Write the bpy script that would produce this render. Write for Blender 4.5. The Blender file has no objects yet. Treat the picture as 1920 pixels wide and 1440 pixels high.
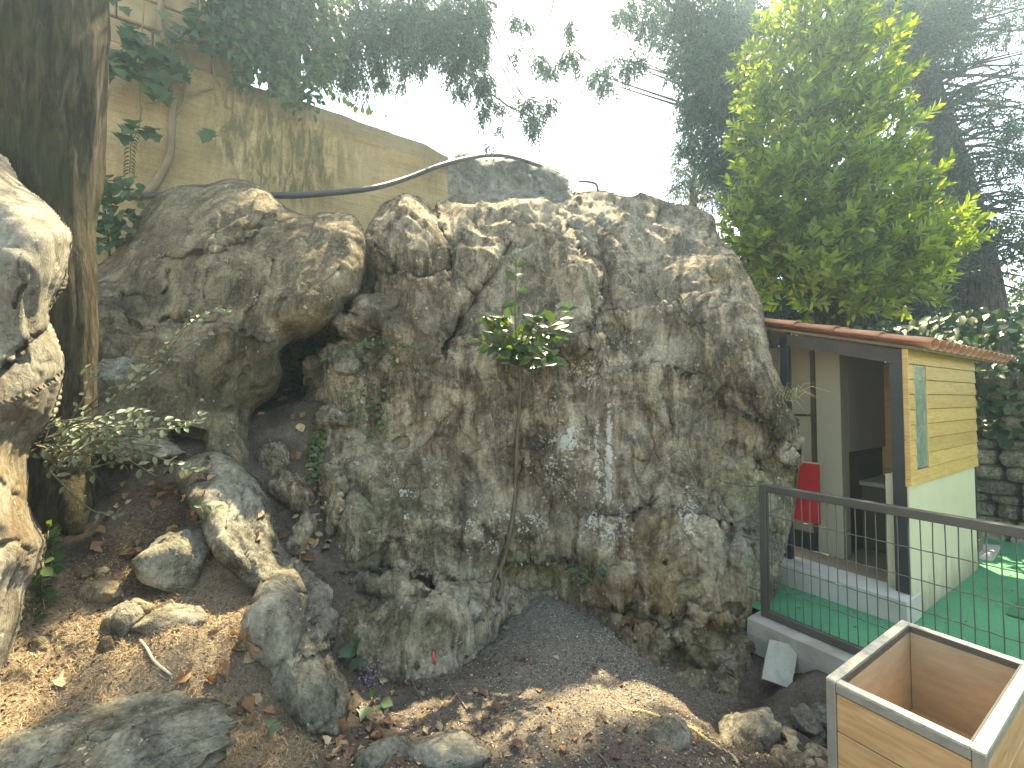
import bpy, math, random
import numpy as np
from mathutils import Vector, Matrix
R = math.radians
scene = bpy.context.scene
# ---------------------------------------------------------------- camera, sky, sun, exposure
EYE = np.array([0.0, 0.0, 1.65])
F = 800.0                       # focal length in photo pixels (1920 wide)
PITCH = R(1.8)
cam_d = bpy.data.cameras.new("camera"); cam = bpy.data.objects.new("camera", cam_d)
scene.collection.objects.link(cam)
cam_d.sensor_width = 36; cam_d.lens = F / 1920 * 36
cam_d.clip_start = 0.05; cam_d.clip_end = 500
cam.location = EYE; cam.rotation_euler = (R(90) + PITCH, 0, 0)
scene.camera = cam
SUN = np.array([0.13, 0.48, 0.95]); SUN /= np.linalg.norm(SUN)
world = bpy.data.worlds.new("World"); scene.world = world; world.use_nodes = True
wn = world.node_tree; wn.nodes.clear()
sky = wn.nodes.new("ShaderNodeTexSky"); sky.sky_type = 'NISHITA'; sky.sun_disc = False
sky.sun_elevation = math.asin(SUN[2]); sky.sun_rotation = math.atan2(SUN[0], SUN[1])
sky.air_density = 1.0; sky.dust_density = 1.3; sky.ozone_density = 1.0
bg = wn.nodes.new("ShaderNodeBackground"); bg.inputs[1].default_value = 0.15
wo = wn.nodes.new("ShaderNodeOutputWorld")
wn.links.new(sky.outputs[0], bg.inputs[0]); wn.links.new(bg.outputs[0], wo.inputs[0])
sun_d = bpy.data.lights.new("sun", 'SUN'); sun_d.energy = 4.7; sun_d.angle = R(0.53); sun_d.color = (1.0, 0.93, 0.80)
sun = bpy.data.objects.new("sun", sun_d); scene.collection.objects.link(sun)
sun.rotation_euler = Vector(-SUN).to_track_quat('-Z', 'Y').to_euler()
sun.location = (0, 0, 20)
vs = scene.view_settings
vs.view_transform = 'Standard'; vs.look = 'None'; vs.exposure = 2.42; vs.gamma = 1.0; vs.use_curve_mapping = False
vs.use_white_balance = True; vs.white_balance_temperature = 9100; vs.white_balance_tint = 0
scene.render.engine = 'CYCLES'
scene.cycles.max_bounces = 7; scene.cycles.diffuse_bounces = 4; scene.cycles.glossy_bounces = 2
scene.cycles.transmission_bounces = 4; scene.cycles.transparent_max_bounces = 8
scene.cycles.sample_clamp_indirect = 6; scene.cycles.use_denoising = True

# ---------------------------------------------------------------- helpers
rng = np.random.default_rng(7); random.seed(7)
col = scene.collection
cp, sp_ = math.cos(PITCH), math.sin(PITCH)
def P(px, py, Y):
    """point at distance Y along +y that the photograph shows at (px, py)"""
    px = np.asarray(px, float); py = np.asarray(py, float); Y = np.asarray(Y, float)
    u = (px - 960) / F; v = (720 - py) / F
    ry = cp - v * sp_; rz = sp_ + v * cp
    s = Y / ry
    return np.stack(np.broadcast_arrays(EYE[0] + u * s, EYE[1] + Y, EYE[2] + rz * s), -1)
def V(a): return Vector([float(x) for x in a])
def smooth(a, b, x):
    t = np.clip((x - a) / (b - a), 0, 1); return t * t * (3 - 2 * t)
_perm = np.random.default_rng(3).permutation(256); _perm = np.concatenate([_perm, _perm, _perm])
_grad = np.random.default_rng(4).normal(size=(256, 3)); _grad /= np.linalg.norm(_grad, axis=1)[:, None]
def perlin(p):
    p = np.asarray(p, float); i = np.floor(p).astype(int); f = p - i; i &= 255
    w = f * f * f * (f * (f * 6 - 15) + 10); out = 0
    for dx in (0, 1):
        for dy in (0, 1):
            for dz in (0, 1):
                h = _perm[_perm[_perm[i[..., 0] + dx] + i[..., 1] + dy] + i[..., 2] + dz]
                g = _grad[h]
                d = g[..., 0] * (f[..., 0] - dx) + g[..., 1] * (f[..., 1] - dy) + g[..., 2] * (f[..., 2] - dz)
                ww = (w[..., 0] if dx else 1 - w[..., 0]) * (w[..., 1] if dy else 1 - w[..., 1]) * (w[..., 2] if dz else 1 - w[..., 2])
                out = out + d * ww
    return out * 1.5
def fbm(p, octv=5, gain=.5):
    s = 0; a = 1
    for k in range(octv):
        s = s + a * perlin(p + 17.3 * k); p = p * 2.03; a *= gain
    return s
def ridged(p, octv=4, gain=.5):
    s = 0; a = 1
    for k in range(octv):
        s = s + a * (1 - 2 * np.abs(perlin(p + 9.1 * k))); p = p * 2.07; a *= gain
    return s
def billow(p, octv=4, gain=.5):
    s = 0; a = 1
    for k in range(octv):
        s = s + a * (2 * np.abs(perlin(p + 5.7 * k)) - .4); p = p * 2.07; a *= gain
    return s
_jit = np.random.default_rng(5).random((256, 3))
def worley(p):
    i = np.floor(p).astype(int); best = np.full(p.shape[:-1], 9.0); sec = best.copy()
    for dx in (-1, 0, 1):
        for dy in (-1, 0, 1):
            for dz in (-1, 0, 1):
                c = i + np.array([dx, dy, dz]); cc = c & 255
                h = _perm[_perm[_perm[cc[..., 0]] + cc[..., 1]] + cc[..., 2]]
                d = np.linalg.norm(c + _jit[h] - p, axis=-1)
                sec = np.minimum(sec, np.maximum(best, d)); best = np.minimum(best, d)
    return best, sec

def tag(o, label=None, cat=None, group=None, kind=None):
    if label: o["label"] = label
    if cat: o["category"] = cat
    if group: o["group"] = group
    if kind: o["kind"] = kind
    return o
def raw_mesh(name, verts, faces, mat=None, smooth_=False, attrs=None):
    me = bpy.data.meshes.new(name)
    verts = np.asarray(verts, np.float32)
    if isinstance(faces, np.ndarray):
        k = faces.shape[1]; n = len(faces)
        me.vertices.add(len(verts)); me.vertices.foreach_set("co", verts.ravel())
        me.loops.add(n * k); me.loops.foreach_set("vertex_index", faces.astype(np.int32).ravel())
        me.polygons.add(n); me.polygons.foreach_set("loop_start", np.arange(0, n * k, k, dtype=np.int32))
        me.update(calc_edges=True)
    else:
        me.from_pydata([tuple(map(float, v)) for v in verts], [], faces)
    if smooth_: me.polygons.foreach_set("use_smooth", np.ones(len(me.polygons), bool))
    for k, a in (attrs or {}).items():
        if a.ndim == 2:
            at = me.attributes.new(k, 'FLOAT_COLOR', 'POINT'); at.data.foreach_set("color", a.astype(np.float32).ravel())
        else:
            at = me.attributes.new(k, 'FLOAT', 'POINT'); at.data.foreach_set("value", a.astype(np.float32))
    if mat: me.materials.append(mat)
    me.validate(); me.update()
    return me
def mesh(name, verts, faces, mat=None, parent=None, smooth_=False, attrs=None):
    o = bpy.data.objects.new(name, raw_mesh(name, verts, faces, mat, smooth_, attrs))
    col.objects.link(o)
    if parent is not None: o.parent = parent
    return o
def link_mesh(name, me, parent=None, mtx=None):
    o = bpy.data.objects.new(name, me); col.objects.link(o)
    if parent is not None: o.parent = parent
    if mtx is not None: o.matrix_local = mtx
    return o
def empty(name, loc, rz=0, **kw):
    o = bpy.data.objects.new(name, None); o.empty_display_size = .1
    o.location = V(loc); o.rotation_euler = (0, 0, rz); col.objects.link(o); tag(o, **kw); return o

class MB:
    """collects boxes, tubes and lofts into one mesh"""
    def __init__(s): s.v = []; s.f = []
    def box(s, x0, x1, y0, y1, z0, z1, bev=0.0):
        b = len(s.v)
        if bev <= 0:
            s.v += [(x, y, z) for z in (z0, z1) for y in (y0, y1) for x in (x0, x1)]
            s.f += [tuple(b + i for i in q) for q in ((0,2,3,1),(4,5,7,6),(0,1,5,4),(2,6,7,3),(0,4,6,2),(1,3,7,5))]
        else:
            c = bev
            pts = {}
            for ix, (xa, sx) in enumerate(((x0, 1), (x1, -1))):
                for iy, (ya, sy) in enumerate(((y0, 1), (y1, -1))):
                    for iz, (za, sz) in enumerate(((z0, 1), (z1, -1))):
                        for ax in range(3):
                            p = [xa + c * sx, ya + c * sy, za + c * sz]
                            p[ax] = (xa, ya, za)[ax]
                            pts[(ix, iy, iz, ax)] = len(s.v); s.v.append(tuple(p))
            g = lambda *k: pts[k]
            fs = []
            for k in (0, 1):
                fs.append([g(k,0,0,0), g(k,1,0,0), g(k,1,1,0), g(k,0,1,0)])
                fs.append([g(0,k,0,1), g(1,k,0,1), g(1,k,1,1), g(0,k,1,1)])
                fs.append([g(0,0,k,2), g(1,0,k,2), g(1,1,k,2), g(0,1,k,2)])
            for i in (0, 1):
                for j in (0, 1):
                    fs.append([g(i,j,0,0), g(i,j,1,0), g(i,j,1,1), g(i,j,0,1)])
                    fs.append([g(i,0,j,0), g(i,1,j,0), g(i,1,j,2), g(i,0,j,2)])
                    fs.append([g(0,i,j,1), g(1,i,j,1), g(1,i,j,2), g(0,i,j,2)])
                    for k in (0, 1): fs.append([g(i,j,k,0), g(i,j,k,1), g(i,j,k,2)])
            ctr = np.array([(x0+x1)/2, (y0+y1)/2, (z0+z1)/2])
            for q in fs:
                a = np.array([s.v[i] for i in q]); n = np.cross(a[1]-a[0], a[2]-a[0])
                s.f.append(tuple(q) if np.dot(n, a.mean(0)-ctr) > 0 else tuple(q[::-1]))
        return s
    def tube(s, pts, rad, n=8, closed_ends=True):
        pts = np.asarray(pts, float); rad = np.broadcast_to(np.asarray(rad, float), (len(pts),))
        t = np.gradient(pts, axis=0); t /= np.linalg.norm(t, axis=1)[:, None] + 1e-9
        up = np.array([0, 0, 1.0]) if abs(t[0][2]) < .9 else np.array([0, 1.0, 0])
        a = np.cross(t[0], up); a /= np.linalg.norm(a); b0 = len(s.v)
        for i, p in enumerate(pts):
            a = a - t[i] * np.dot(a, t[i]); a /= np.linalg.norm(a) + 1e-9; b = np.cross(t[i], a)
            for k in range(n):
                an = 2 * math.pi * k / n
                s.v.append(tuple(p + rad[i] * (math.cos(an) * a + math.sin(an) * b)))
        for i in range(len(pts) - 1):
            for k in range(n):
                k2 = (k + 1) % n
                s.f.append((b0 + i*n + k, b0 + i*n + k2, b0 + (i+1)*n + k2, b0 + (i+1)*n + k))
        if closed_ends:
            s.f.append(tuple(b0 + k for k in range(n))[::-1]); e = b0 + (len(pts)-1)*n
            s.f.append(tuple(e + k for k in range(n)))
        return s
    def build(s, name, mat, parent=None, smooth_=False):
        return mesh(name, np.array(s.v), s.f, mat, parent, smooth_)
    def data(s, name, mat, smooth_=False):
        return raw_mesh(name, np.array(s.v), s.f, mat, smooth_)
def catmull(pts, m=8):
    pts = np.asarray(pts, float); q = np.vstack([2*pts[0]-pts[1], pts, 2*pts[-1]-pts[-2]]); out = []
    for i in range(1, len(q)-2):
        for k in range(m):
            t = k / m
            out.append(.5*((2*q[i]) + (-q[i-1]+q[i+1])*t + (2*q[i-1]-5*q[i]+4*q[i+1]-q[i+2])*t*t + (-q[i-1]+3*q[i]-3*q[i+1]+q[i+2])*t**3))
    out.append(q[-2]); return np.array(out)

# ---------------------------------------------------------------- materials
def new_mat(name):
    m = bpy.data.materials.new(name); m.use_nodes = True; t = m.node_tree
    return m, t, t.nodes["Principled BSDF"]
def N(t, kind, **kw):
    n = t.nodes.new(kind)
    for k, v in kw.items():
        if hasattr(n, k) and not isinstance(v, tuple): setattr(n, k, v)
        else: n.inputs[k].default_value = v
    return n
def ramp(t, fac, stops):
    r = t.nodes.new("ShaderNodeValToRGB"); e = r.color_ramp.elements
    while len(e) > 1: e.remove(e[0])
    e[0].position = stops[0][0]; e[0].color = (*stops[0][1], 1) if len(stops[0][1]) == 3 else stops[0][1]
    for p, c in stops[1:]:
        x = e.new(p); x.color = (*c, 1)
    t.links.new(fac, r.inputs[0]); return r.outputs[0]
def mix(t, fac, a, b, mode='MIX'):
    n = t.nodes.new("ShaderNodeMix"); n.data_type = 'RGBA'; n.blend_type = mode
    for s, v in ((n.inputs[0], fac), (n.inputs[6], a), (n.inputs[7], b)):
        if isinstance(v, (int, float)): s.default_value = v
        elif isinstance(v, tuple): s.default_value = (*v, 1)
        else: t.links.new(v, s)
    return n.outputs[2]
def mth(t, op, a, b=0.0, c=None):
    n = t.nodes.new("ShaderNodeMath"); n.operation = op
    for i, v in enumerate((a, b, c)):
        if v is None: continue
        if isinstance(v, (int, float)): n.inputs[i].default_value = v
        else: t.links.new(v, n.inputs[i])
    return n.outputs[0]
def coords(t, scale=(1, 1, 1), obj=True, warp=0.0):
    tc = t.nodes.new("ShaderNodeTexCoord") if obj else t.nodes.new("ShaderNodeNewGeometry")
    mp = t.nodes.new("ShaderNodeMapping"); mp.inputs["Scale"].default_value = scale
    t.links.new(tc.outputs["Object"] if obj else tc.outputs["Position"], mp.inputs[0]); return mp.outputs[0]
def noise(t, vec, scale, detail=4, rough=.55, dist=0.0):
    n = t.nodes.new("ShaderNodeTexNoise"); n.inputs["Scale"].default_value = scale; n.inputs["Detail"].default_value = detail
    n.inputs["Roughness"].default_value = rough; n.inputs["Distortion"].default_value = dist
    t.links.new(vec, n.inputs["Vector"]); return n.outputs[0]
def vor(t, vec, scale, feature='F1'):
    n = t.nodes.new("ShaderNodeTexVoronoi"); n.feature = feature; n.inputs["Scale"].default_value = scale
    t.links.new(vec, n.inputs["Vector"]); return n.outputs[0]
def bump(t, bsdf, h, strength=.5, dist=.02, prev=None):
    b = t.nodes.new("ShaderNodeBump"); b.inputs["Strength"].default_value = strength; b.inputs["Distance"].default_value = dist
    t.links.new(h, b.inputs["Height"])
    if prev is not None: t.links.new(prev, b.inputs["Normal"])
    t.links.new(b.outputs[0], bsdf.inputs["Normal"]); return b.outputs[0]
def attr(t, name):
    a = t.nodes.new("ShaderNodeAttribute"); a.attribute_name = name; return a
def nmat(name, c1, c2, scale=5, rough=.8, bs=.3, bd=.01, bscale=30, stretch=(1, 1, 1), obj=True, metallic=0, spec=.4, rnd=0.0):
    m, t, b = new_mat(name); v = coords(t, stretch, obj)
    n1 = noise(t, v, scale, 6, .6)
    c = ramp(t, n1, [(.3, c1), (.7, c2)])
    if rnd:
        oi = t.nodes.new("ShaderNodeObjectInfo")
        k = mth(t, 'MULTIPLY_ADD', oi.outputs["Random"], rnd, 1 - rnd / 2)
        hs = t.nodes.new("ShaderNodeHueSaturation"); t.links.new(k, hs.inputs["Value"]); t.links.new(c, hs.inputs["Color"]); c = hs.outputs[0]
    t.links.new(c, b.inputs["Base Color"])
    b.inputs["Roughness"].default_value = rough; b.inputs["Metallic"].default_value = metallic
    b.inputs["Specular IOR Level"].default_value = spec
    bump(t, b, noise(t, v, bscale, 5, .65), bs, bd); return m
def leaf_mat(name, stops, trans=.35, rough=.45, tcol=None, spec=.4):
    """leaf: reflective diffuse + transmitted light, colour differs from leaf to leaf"""
    m, t, b = new_mat(name); g = t.nodes.new("ShaderNodeNewGeometry"); oi = t.nodes.new("ShaderNodeObjectInfo")
    f = mth(t, 'FRACT', mth(t, 'ADD', g.outputs["Random Per Island"], oi.outputs["Random"]))
    c = ramp(t, f, stops); t.links.new(c, b.inputs["Base Color"])
    b.inputs["Roughness"].default_value = rough; b.inputs["Specular IOR Level"].default_value = spec
    tr = t.nodes.new("ShaderNodeBsdfTranslucent")
    cc = mix(t, 1.0, c, tcol or (1.6, 1.9, .5), 'MULTIPLY'); t.links.new(cc, tr.inputs[0])
    ms = t.nodes.new("ShaderNodeMixShader"); ms.inputs[0].default_value = trans
    t.links.new(b.outputs[0], ms.inputs[1]); t.links.new(tr.outputs[0], ms.inputs[2])
    t.links.new(ms.outputs[0], t.nodes["Material Output"].inputs[0]); return m
def rock_mat(name, dark, mid, light, streak=1.0, lichen=.5, bumpk=1.0, fine_k=.75):
    m, t, b = new_mat(name)
    v = coords(t, (1, 1, 1)); vz = coords(t, (1, 1, .22))
    w = noise(t, v, 2.2, 3, .5)
    big = noise(t, v, 2.1, 9, .68, 1.2)
    vd = t.nodes.new("ShaderNodeMapping"); vd.inputs["Rotation"].default_value = (0, R(14), 0); vd.inputs["Scale"].default_value = (1, 1, .13); t.links.new(v, vd.inputs[0])
    st = noise(t, vd.outputs[0], 8.0, 9, .70, .9)
    f = mth(t, 'MULTIPLY_ADD', st, .5 * streak, mth(t, 'MULTIPLY', big, 1 - .5 * streak))
    c = ramp(t, f, [(.41, dark), (.485, mid), (.545, light), (.62, tuple(min(1, x * 1.35) for x in light))])
    vein = mth(t, 'ABSOLUTE', mth(t, 'SUBTRACT', noise(t, vd.outputs[0], 13, 5, .6, 2.2), .5))
    c = mix(t, mth(t, 'MULTIPLY', mth(t, 'LESS_THAN', vein, .008), .30), c, tuple(min(1, x * 1.7) for x in light))
    crk = mth(t, 'ABSOLUTE', mth(t, 'SUBTRACT', noise(t, v, 4.2, 6, .62, 1.5), .5))
    crm = mth(t, 'MULTIPLY', mth(t, 'LESS_THAN', crk, .006), mth(t, 'LESS_THAN', big, .52))
    c = mix(t, mth(t, 'MULTIPLY', crm, .75), c, (.03, .024, .018))
    s = attr(t, "stain"); c = mix(t, s.outputs["Alpha"], c, s.outputs["Color"])
    fine = noise(t, v, 38, 8, .7)
    c = mix(t, fine_k, c, ramp(t, fine, [(.34, (.5, .48, .45)), (.5, (1, 1, 1)), (.66, (1.45, 1.43, 1.38))]), 'MULTIPLY')
    # pale lichen and lime specks
    l1 = noise(t, v, 9, 6, .7); l2 = noise(t, v, 42, 4, .6)
    la = attr(t, "lime")
    lm = mth(t, 'ADD', mth(t, 'MULTIPLY_ADD', l1, 1.0, mth(t, 'MULTIPLY', l2, .95)), mth(t, 'MULTIPLY', la.outputs["Fac"], .42))
    thr = 1.19 - .03 * lichen
    mask = mth(t, 'MULTIPLY', mth(t, 'SUBTRACT', lm, thr), 16.0); mask = mth(t, 'MINIMUM', mth(t, 'MAXIMUM', mask, 0.0), .85)
    c = mix(t, mask, c, (.60, .57, .50))
    # small dark pits
    vo = vor(t, v, 26); pit = mth(t, 'LESS_THAN', mth(t, 'ADD', vo, mth(t, 'MULTIPLY', l1, .35)), .235)
    c = mix(t, mth(t, 'MULTIPLY', pit, .6), c, (.04, .033, .025))
    t.links.new(c, b.inputs["Base Color"]); b.inputs["Roughness"].default_value = .88; b.inputs["Specular IOR Level"].default_value = .25
    h = mth(t, 'MULTIPLY_ADD', noise(t, vd.outputs[0], 14, 9, .74, 1.2), 1.0, mth(t, 'MULTIPLY', pit, -.25))
    h = mth(t, 'SUBTRACT', h, mth(t, 'MULTIPLY', crm, .35))
    n1 = bump(t, b, h, 1.0 * bumpk, .055)
    bump(t, b, noise(t, v, 70, 6, .7), .35 * bumpk, .006, n1)
    return m
# ---------------------------------------------------------------- ground
def rbf(pts, vals, c=1.0):
    pts = np.asarray(pts, float); vals = np.asarray(vals, float)
    d = np.sqrt(((pts[:, None] - pts[None]) ** 2).sum(-1) + c * c)
    n = len(pts); A = np.zeros((n + 1, n + 1)); A[:n, :n] = -d; A[:n, n] = 1; A[n, :n] = 1
    A[:n, :n] += np.eye(n) * 1e-6
    sol = np.linalg.solve(A, np.append(vals, 0))
    def f(q):
        out = np.full(q.shape[:-1], sol[n])
        for i in range(n):
            out = out - sol[i] * np.sqrt(((q - pts[i]) ** 2).sum(-1) + c * c)
        return out
    return f
U1 = np.array([math.cos(R(32)), math.sin(R(32))])     # direction the fence faces, into the hut
U2 = np.array([-math.sin(R(32)), math.cos(R(32))])    # direction the fence runs, away from the camera
FP = np.array([1.90, 3.25])                           # fence post
HC = np.array([2.983, 3.232])                           # hut corner
gpx = [ # photo x, photo y, distance
 (1000,1112,3.72),(900,1135,3.68),(850,1240,2.98),(760,1250,2.85),(680,1280,2.65),(1100,1180,3.25),(1000,1250,2.75),(1180,1290,2.62),(900,1330,2.38),
 (1070,1135,3.55),(1150,1215,3.05),(1250,1320,2.50),(1340,1390,2.22),(1420,1440,2.05),(1200,1380,2.2),(960,1440,1.98),(1100,1440,1.98),(1300,1440,1.95),(800,1400,2.12),(700,1400,2.15),
 (600,1400,2.1),(560,1420,2.0),(500,1400,1.98),(430,1300,2.12),(300,1400,1.86),(150,1400,1.72),(100,1300,1.85),(250,1250,2.02),(330,1200,2.15),(180,1180,2.12),(400,1120,2.42),(480,1150,2.42),
 (300,1060,2.5),(200,1030,2.5),(120,1120,2.2),(110,985,2.72),(200,950,2.78),(330,930,2.85),(260,880,3.02),(370,900,2.95),(400,990,2.72),(560,1280,2.32),(620,1330,2.3),(650,1290,2.5),
 (540,790,3.62),(600,770,3.75),(520,850,3.5),(560,900,3.36),(540,980,3.12),(570,1040,3.0),(590,1010,3.12),(180,820,3.2),
 (1440,1330,2.85),(1460,1280,3.0),(1500,1380,2.45),(1540,1420,2.25),(1420,1380,2.6),(1390,1400,2.45),(1395,1210,3.28),(1540,1300,2.72),(1330,1380,2.45)]
gp = [tuple(P(a, b, c)) for a, b, c in gpx]
gp += [(-2.6,3.6,1.35),(-3.2,2.5,1.2),(-3.2,1.2,.7),(-1.5,.6,.15),(0,.5,-.05),(1.2,.5,-.12),(2.5,.5,-.12),(3.5,1.2,-.1),(1.2,1.2,-.1),(1.75,1.9,-.2),(2.2,1.6,-.12),
       (-3.5,5,1.6),(-1,5.5,1.6),(1,5.5,0.6),(0,4.6,.4),(1.9,2.6,-.45),(-1.9,3.9,1.6),(-1.2,4.2,1.55),(3,6,0),(5,5,0),(5,2,0),(0,-2,-.1),(-4,-2,.6),(4,-2,-.1),(0,9,2.0),(-6,6,3.0)]
gp = np.array(gp)
gf = rbf(gp[:, :2], gp[:, 2], .12)
def fence_local(x, y):
    dx, dy = x - FP[0], y - FP[1]
    return -(dx * U2[0] + dy * U2[1]), dx * U1[0] + dy * U1[1]     # along the fence, behind the fence
def ground_z(x, y, detail=True):
    x = np.asarray(x, float); y = np.asarray(y, float); q = np.stack([x, y], -1); z = gf(q)
    far = smooth(5.5, 9.0, np.hypot(x, y - 1.5)); z = z * (1 - far)
    a, b = fence_local(x, y)
    inside = smooth(-.03, .05, b) * smooth(-.55, -.25, a); z = z * (1 - inside) + (-.05) * inside
    if detail:
        p3 = np.stack([x, y, z * 0], -1)
        damp = (1 - inside * .9)
        z = z + damp * (.035 * fbm(p3 * 2.3, 4) + .012 * fbm(p3 * 12, 4, .6) + .008 * ridged(p3 * 40, 2))
    return z
def gz(x, y): return float(ground_z(np.array([x]), np.array([y]))[0])
def axis(lo, hi, st, far_lo, far_hi):
    mid = list(np.arange(lo, hi, st)); a = []; s = st; q = lo
    while q > far_lo: s *= 1.35; q -= s; a.append(q)
    b = []; s = st; q = mid[-1]
    while q < far_hi: s *= 1.35; q += s; b.append(q)
    return np.array(a[::-1] + mid + b)
gx = axis(-3.0, 3.3, .016, -90, 90); gy = axis(1.15, 4.9, .016, -60, 120)
X, Yg = np.meshgrid(gx, gy); Z = ground_z(X, Yg)
gv = np.stack([X, Yg, Z], -1).reshape(-1, 3)
nx, ny = len(gx), len(gy); ii = (np.arange(ny - 1)[:, None] * nx + np.arange(nx - 1)[None]).ravel()
gfaces = np.stack([ii, ii + 1, ii + nx + 1, ii + nx], -1)
# soil kinds: pale straw litter on the slope, pale gravel by the rock, dark soil elsewhere, part of it painted shade
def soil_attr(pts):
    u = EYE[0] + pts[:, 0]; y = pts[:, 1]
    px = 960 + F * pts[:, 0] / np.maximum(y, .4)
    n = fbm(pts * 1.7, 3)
    lim = 2.15 + .55 * smooth(300, 440, px); straw = smooth(620, 500, px + 60 * n) * smooth(lim + .3, lim - .15, y + .25 * n)  # litter held back at left: shade painted as dark soil
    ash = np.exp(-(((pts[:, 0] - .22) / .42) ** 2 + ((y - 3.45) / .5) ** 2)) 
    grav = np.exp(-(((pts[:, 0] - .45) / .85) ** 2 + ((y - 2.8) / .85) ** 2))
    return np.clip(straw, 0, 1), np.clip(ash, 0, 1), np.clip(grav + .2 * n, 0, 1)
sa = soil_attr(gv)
m, t, b = new_mat("soil"); MAT_SOIL = m
v = coords(t)
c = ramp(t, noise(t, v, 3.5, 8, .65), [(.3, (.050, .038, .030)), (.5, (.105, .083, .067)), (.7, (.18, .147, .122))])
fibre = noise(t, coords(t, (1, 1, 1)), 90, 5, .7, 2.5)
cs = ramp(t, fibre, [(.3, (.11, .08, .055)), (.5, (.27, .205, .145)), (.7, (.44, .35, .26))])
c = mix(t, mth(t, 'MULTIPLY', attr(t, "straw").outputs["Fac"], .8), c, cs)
cg = ramp(t, noise(t, v, 110, 5, .75), [(.32, (.105, .087, .069)), (.52, (.235, .198, .16)), (.68, (.45, .40, .345))])
c = mix(t, mth(t, 'MULTIPLY', attr(t, "gravel").outputs["Fac"], .85), c, cg)
ca = ramp(t, noise(t, v, 140, 5, .75), [(.35, (.11, .098, .08)), (.55, (.24, .215, .18)), (.7, (.46, .42, .36))])
c = mix(t, mth(t, 'MULTIPLY', attr(t, "ash").outputs["Fac"], .8), c, ca)
c = mix(t, .8, c, ramp(t, noise(t, v, 55, 6, .7), [(.3, (.55, .53, .5)), (.55, (1, 1, 1)), (.75, (1.5, 1.45, 1.35))]), 'MULTIPLY')
t.links.new(c, b.inputs["Base Color"]); b.inputs["Roughness"].default_value = .95; b.inputs["Specular IOR Level"].default_value = .15
n1 = bump(t, b, noise(t, v, 35, 8, .72, .5), .8, .03)
bump(t, b, noise(t, v, 160, 4, .7, 1.0), .7, .008, n1)
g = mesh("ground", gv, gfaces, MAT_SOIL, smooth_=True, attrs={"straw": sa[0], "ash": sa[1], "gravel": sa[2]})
tag(g, "brown soil slope with needle litter and pale gravel", kind="structure")
# ---------------------------------------------------------------- rocks
def facets(p):
    """tilted planes, one to a cell: fractured rock"""
    i = np.floor(p).astype(int); best = np.full(len(p), 9.0); val = np.zeros(len(p)); sec = best.copy()
    for dx in (-1, 0, 1):
        for dy in (-1, 0, 1):
            for dz in (-1, 0, 1):
                c = i + np.array([dx, dy, dz]); cc = c & 255
                h = _perm[_perm[_perm[cc[:, 0]] + cc[:, 1]] + cc[:, 2]]
                r = p - (c + _jit[h]); d = np.linalg.norm(r, axis=-1)
                v = (r * _grad[h]).sum(1) * 1.5 + (_jit[h][:, 0] - .5) * 1.1
                k = d < best; sec = np.where(k, best, np.minimum(sec, d)); val = np.where(k, v, val); best = np.where(k, d, best)
    return val * (.7 + .3 * smooth(0, .05, sec - best)) 
def poly_dist(q, poly, closed=True):
    """distance, nearest point and side for points q to a polyline"""
    poly = np.asarray(poly, float); n = len(poly); best = np.full(len(q), 1e9); near = q.copy(); side = np.zeros(len(q))
    for i in range(n if closed else n - 1):
        a = poly[i]; d = poly[(i + 1) % n] - a; L = (d ** 2).sum()
        if L < 1e-9: continue
        tt = np.clip(((q - a) @ d) / L, 0, 1); pr = a + tt[:, None] * d; r = q - pr
        ds = np.hypot(r[:, 0], r[:, 1]); k = ds < best
        best[k] = ds[k]; near[k] = pr[k]; side[k] = np.sign(d[0] * r[k, 1] - d[1] * r[k, 0])
    return best, near, side
def in_poly(q, poly):
    c = np.zeros(len(q), bool); n = len(poly)
    for i in range(n):
        x1, y1 = poly[i]; x2, y2 = poly[(i + 1) % n]
        if y1 == y2: continue
        k = ((y1 > q[:, 1]) != (y2 > q[:, 1])) & (q[:, 0] < (x2 - x1) * (q[:, 1] - y1) / (y2 - y1) + x1)
        c ^= k
    return c
def rough_line(pts, amp, closed=True, m=5, seed=0):
    pts = np.asarray(pts, float)
    q = np.vstack([pts, pts[:1]]) if closed else pts
    q = catmull(q, m)
    if closed: q = q[:-1]
    p3 = np.column_stack([q / 45.0, np.full(len(q), seed * 3.7)])
    q = q + amp * np.column_stack([fbm(p3, 3), fbm(p3 + 31, 3)])
    return q
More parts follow.
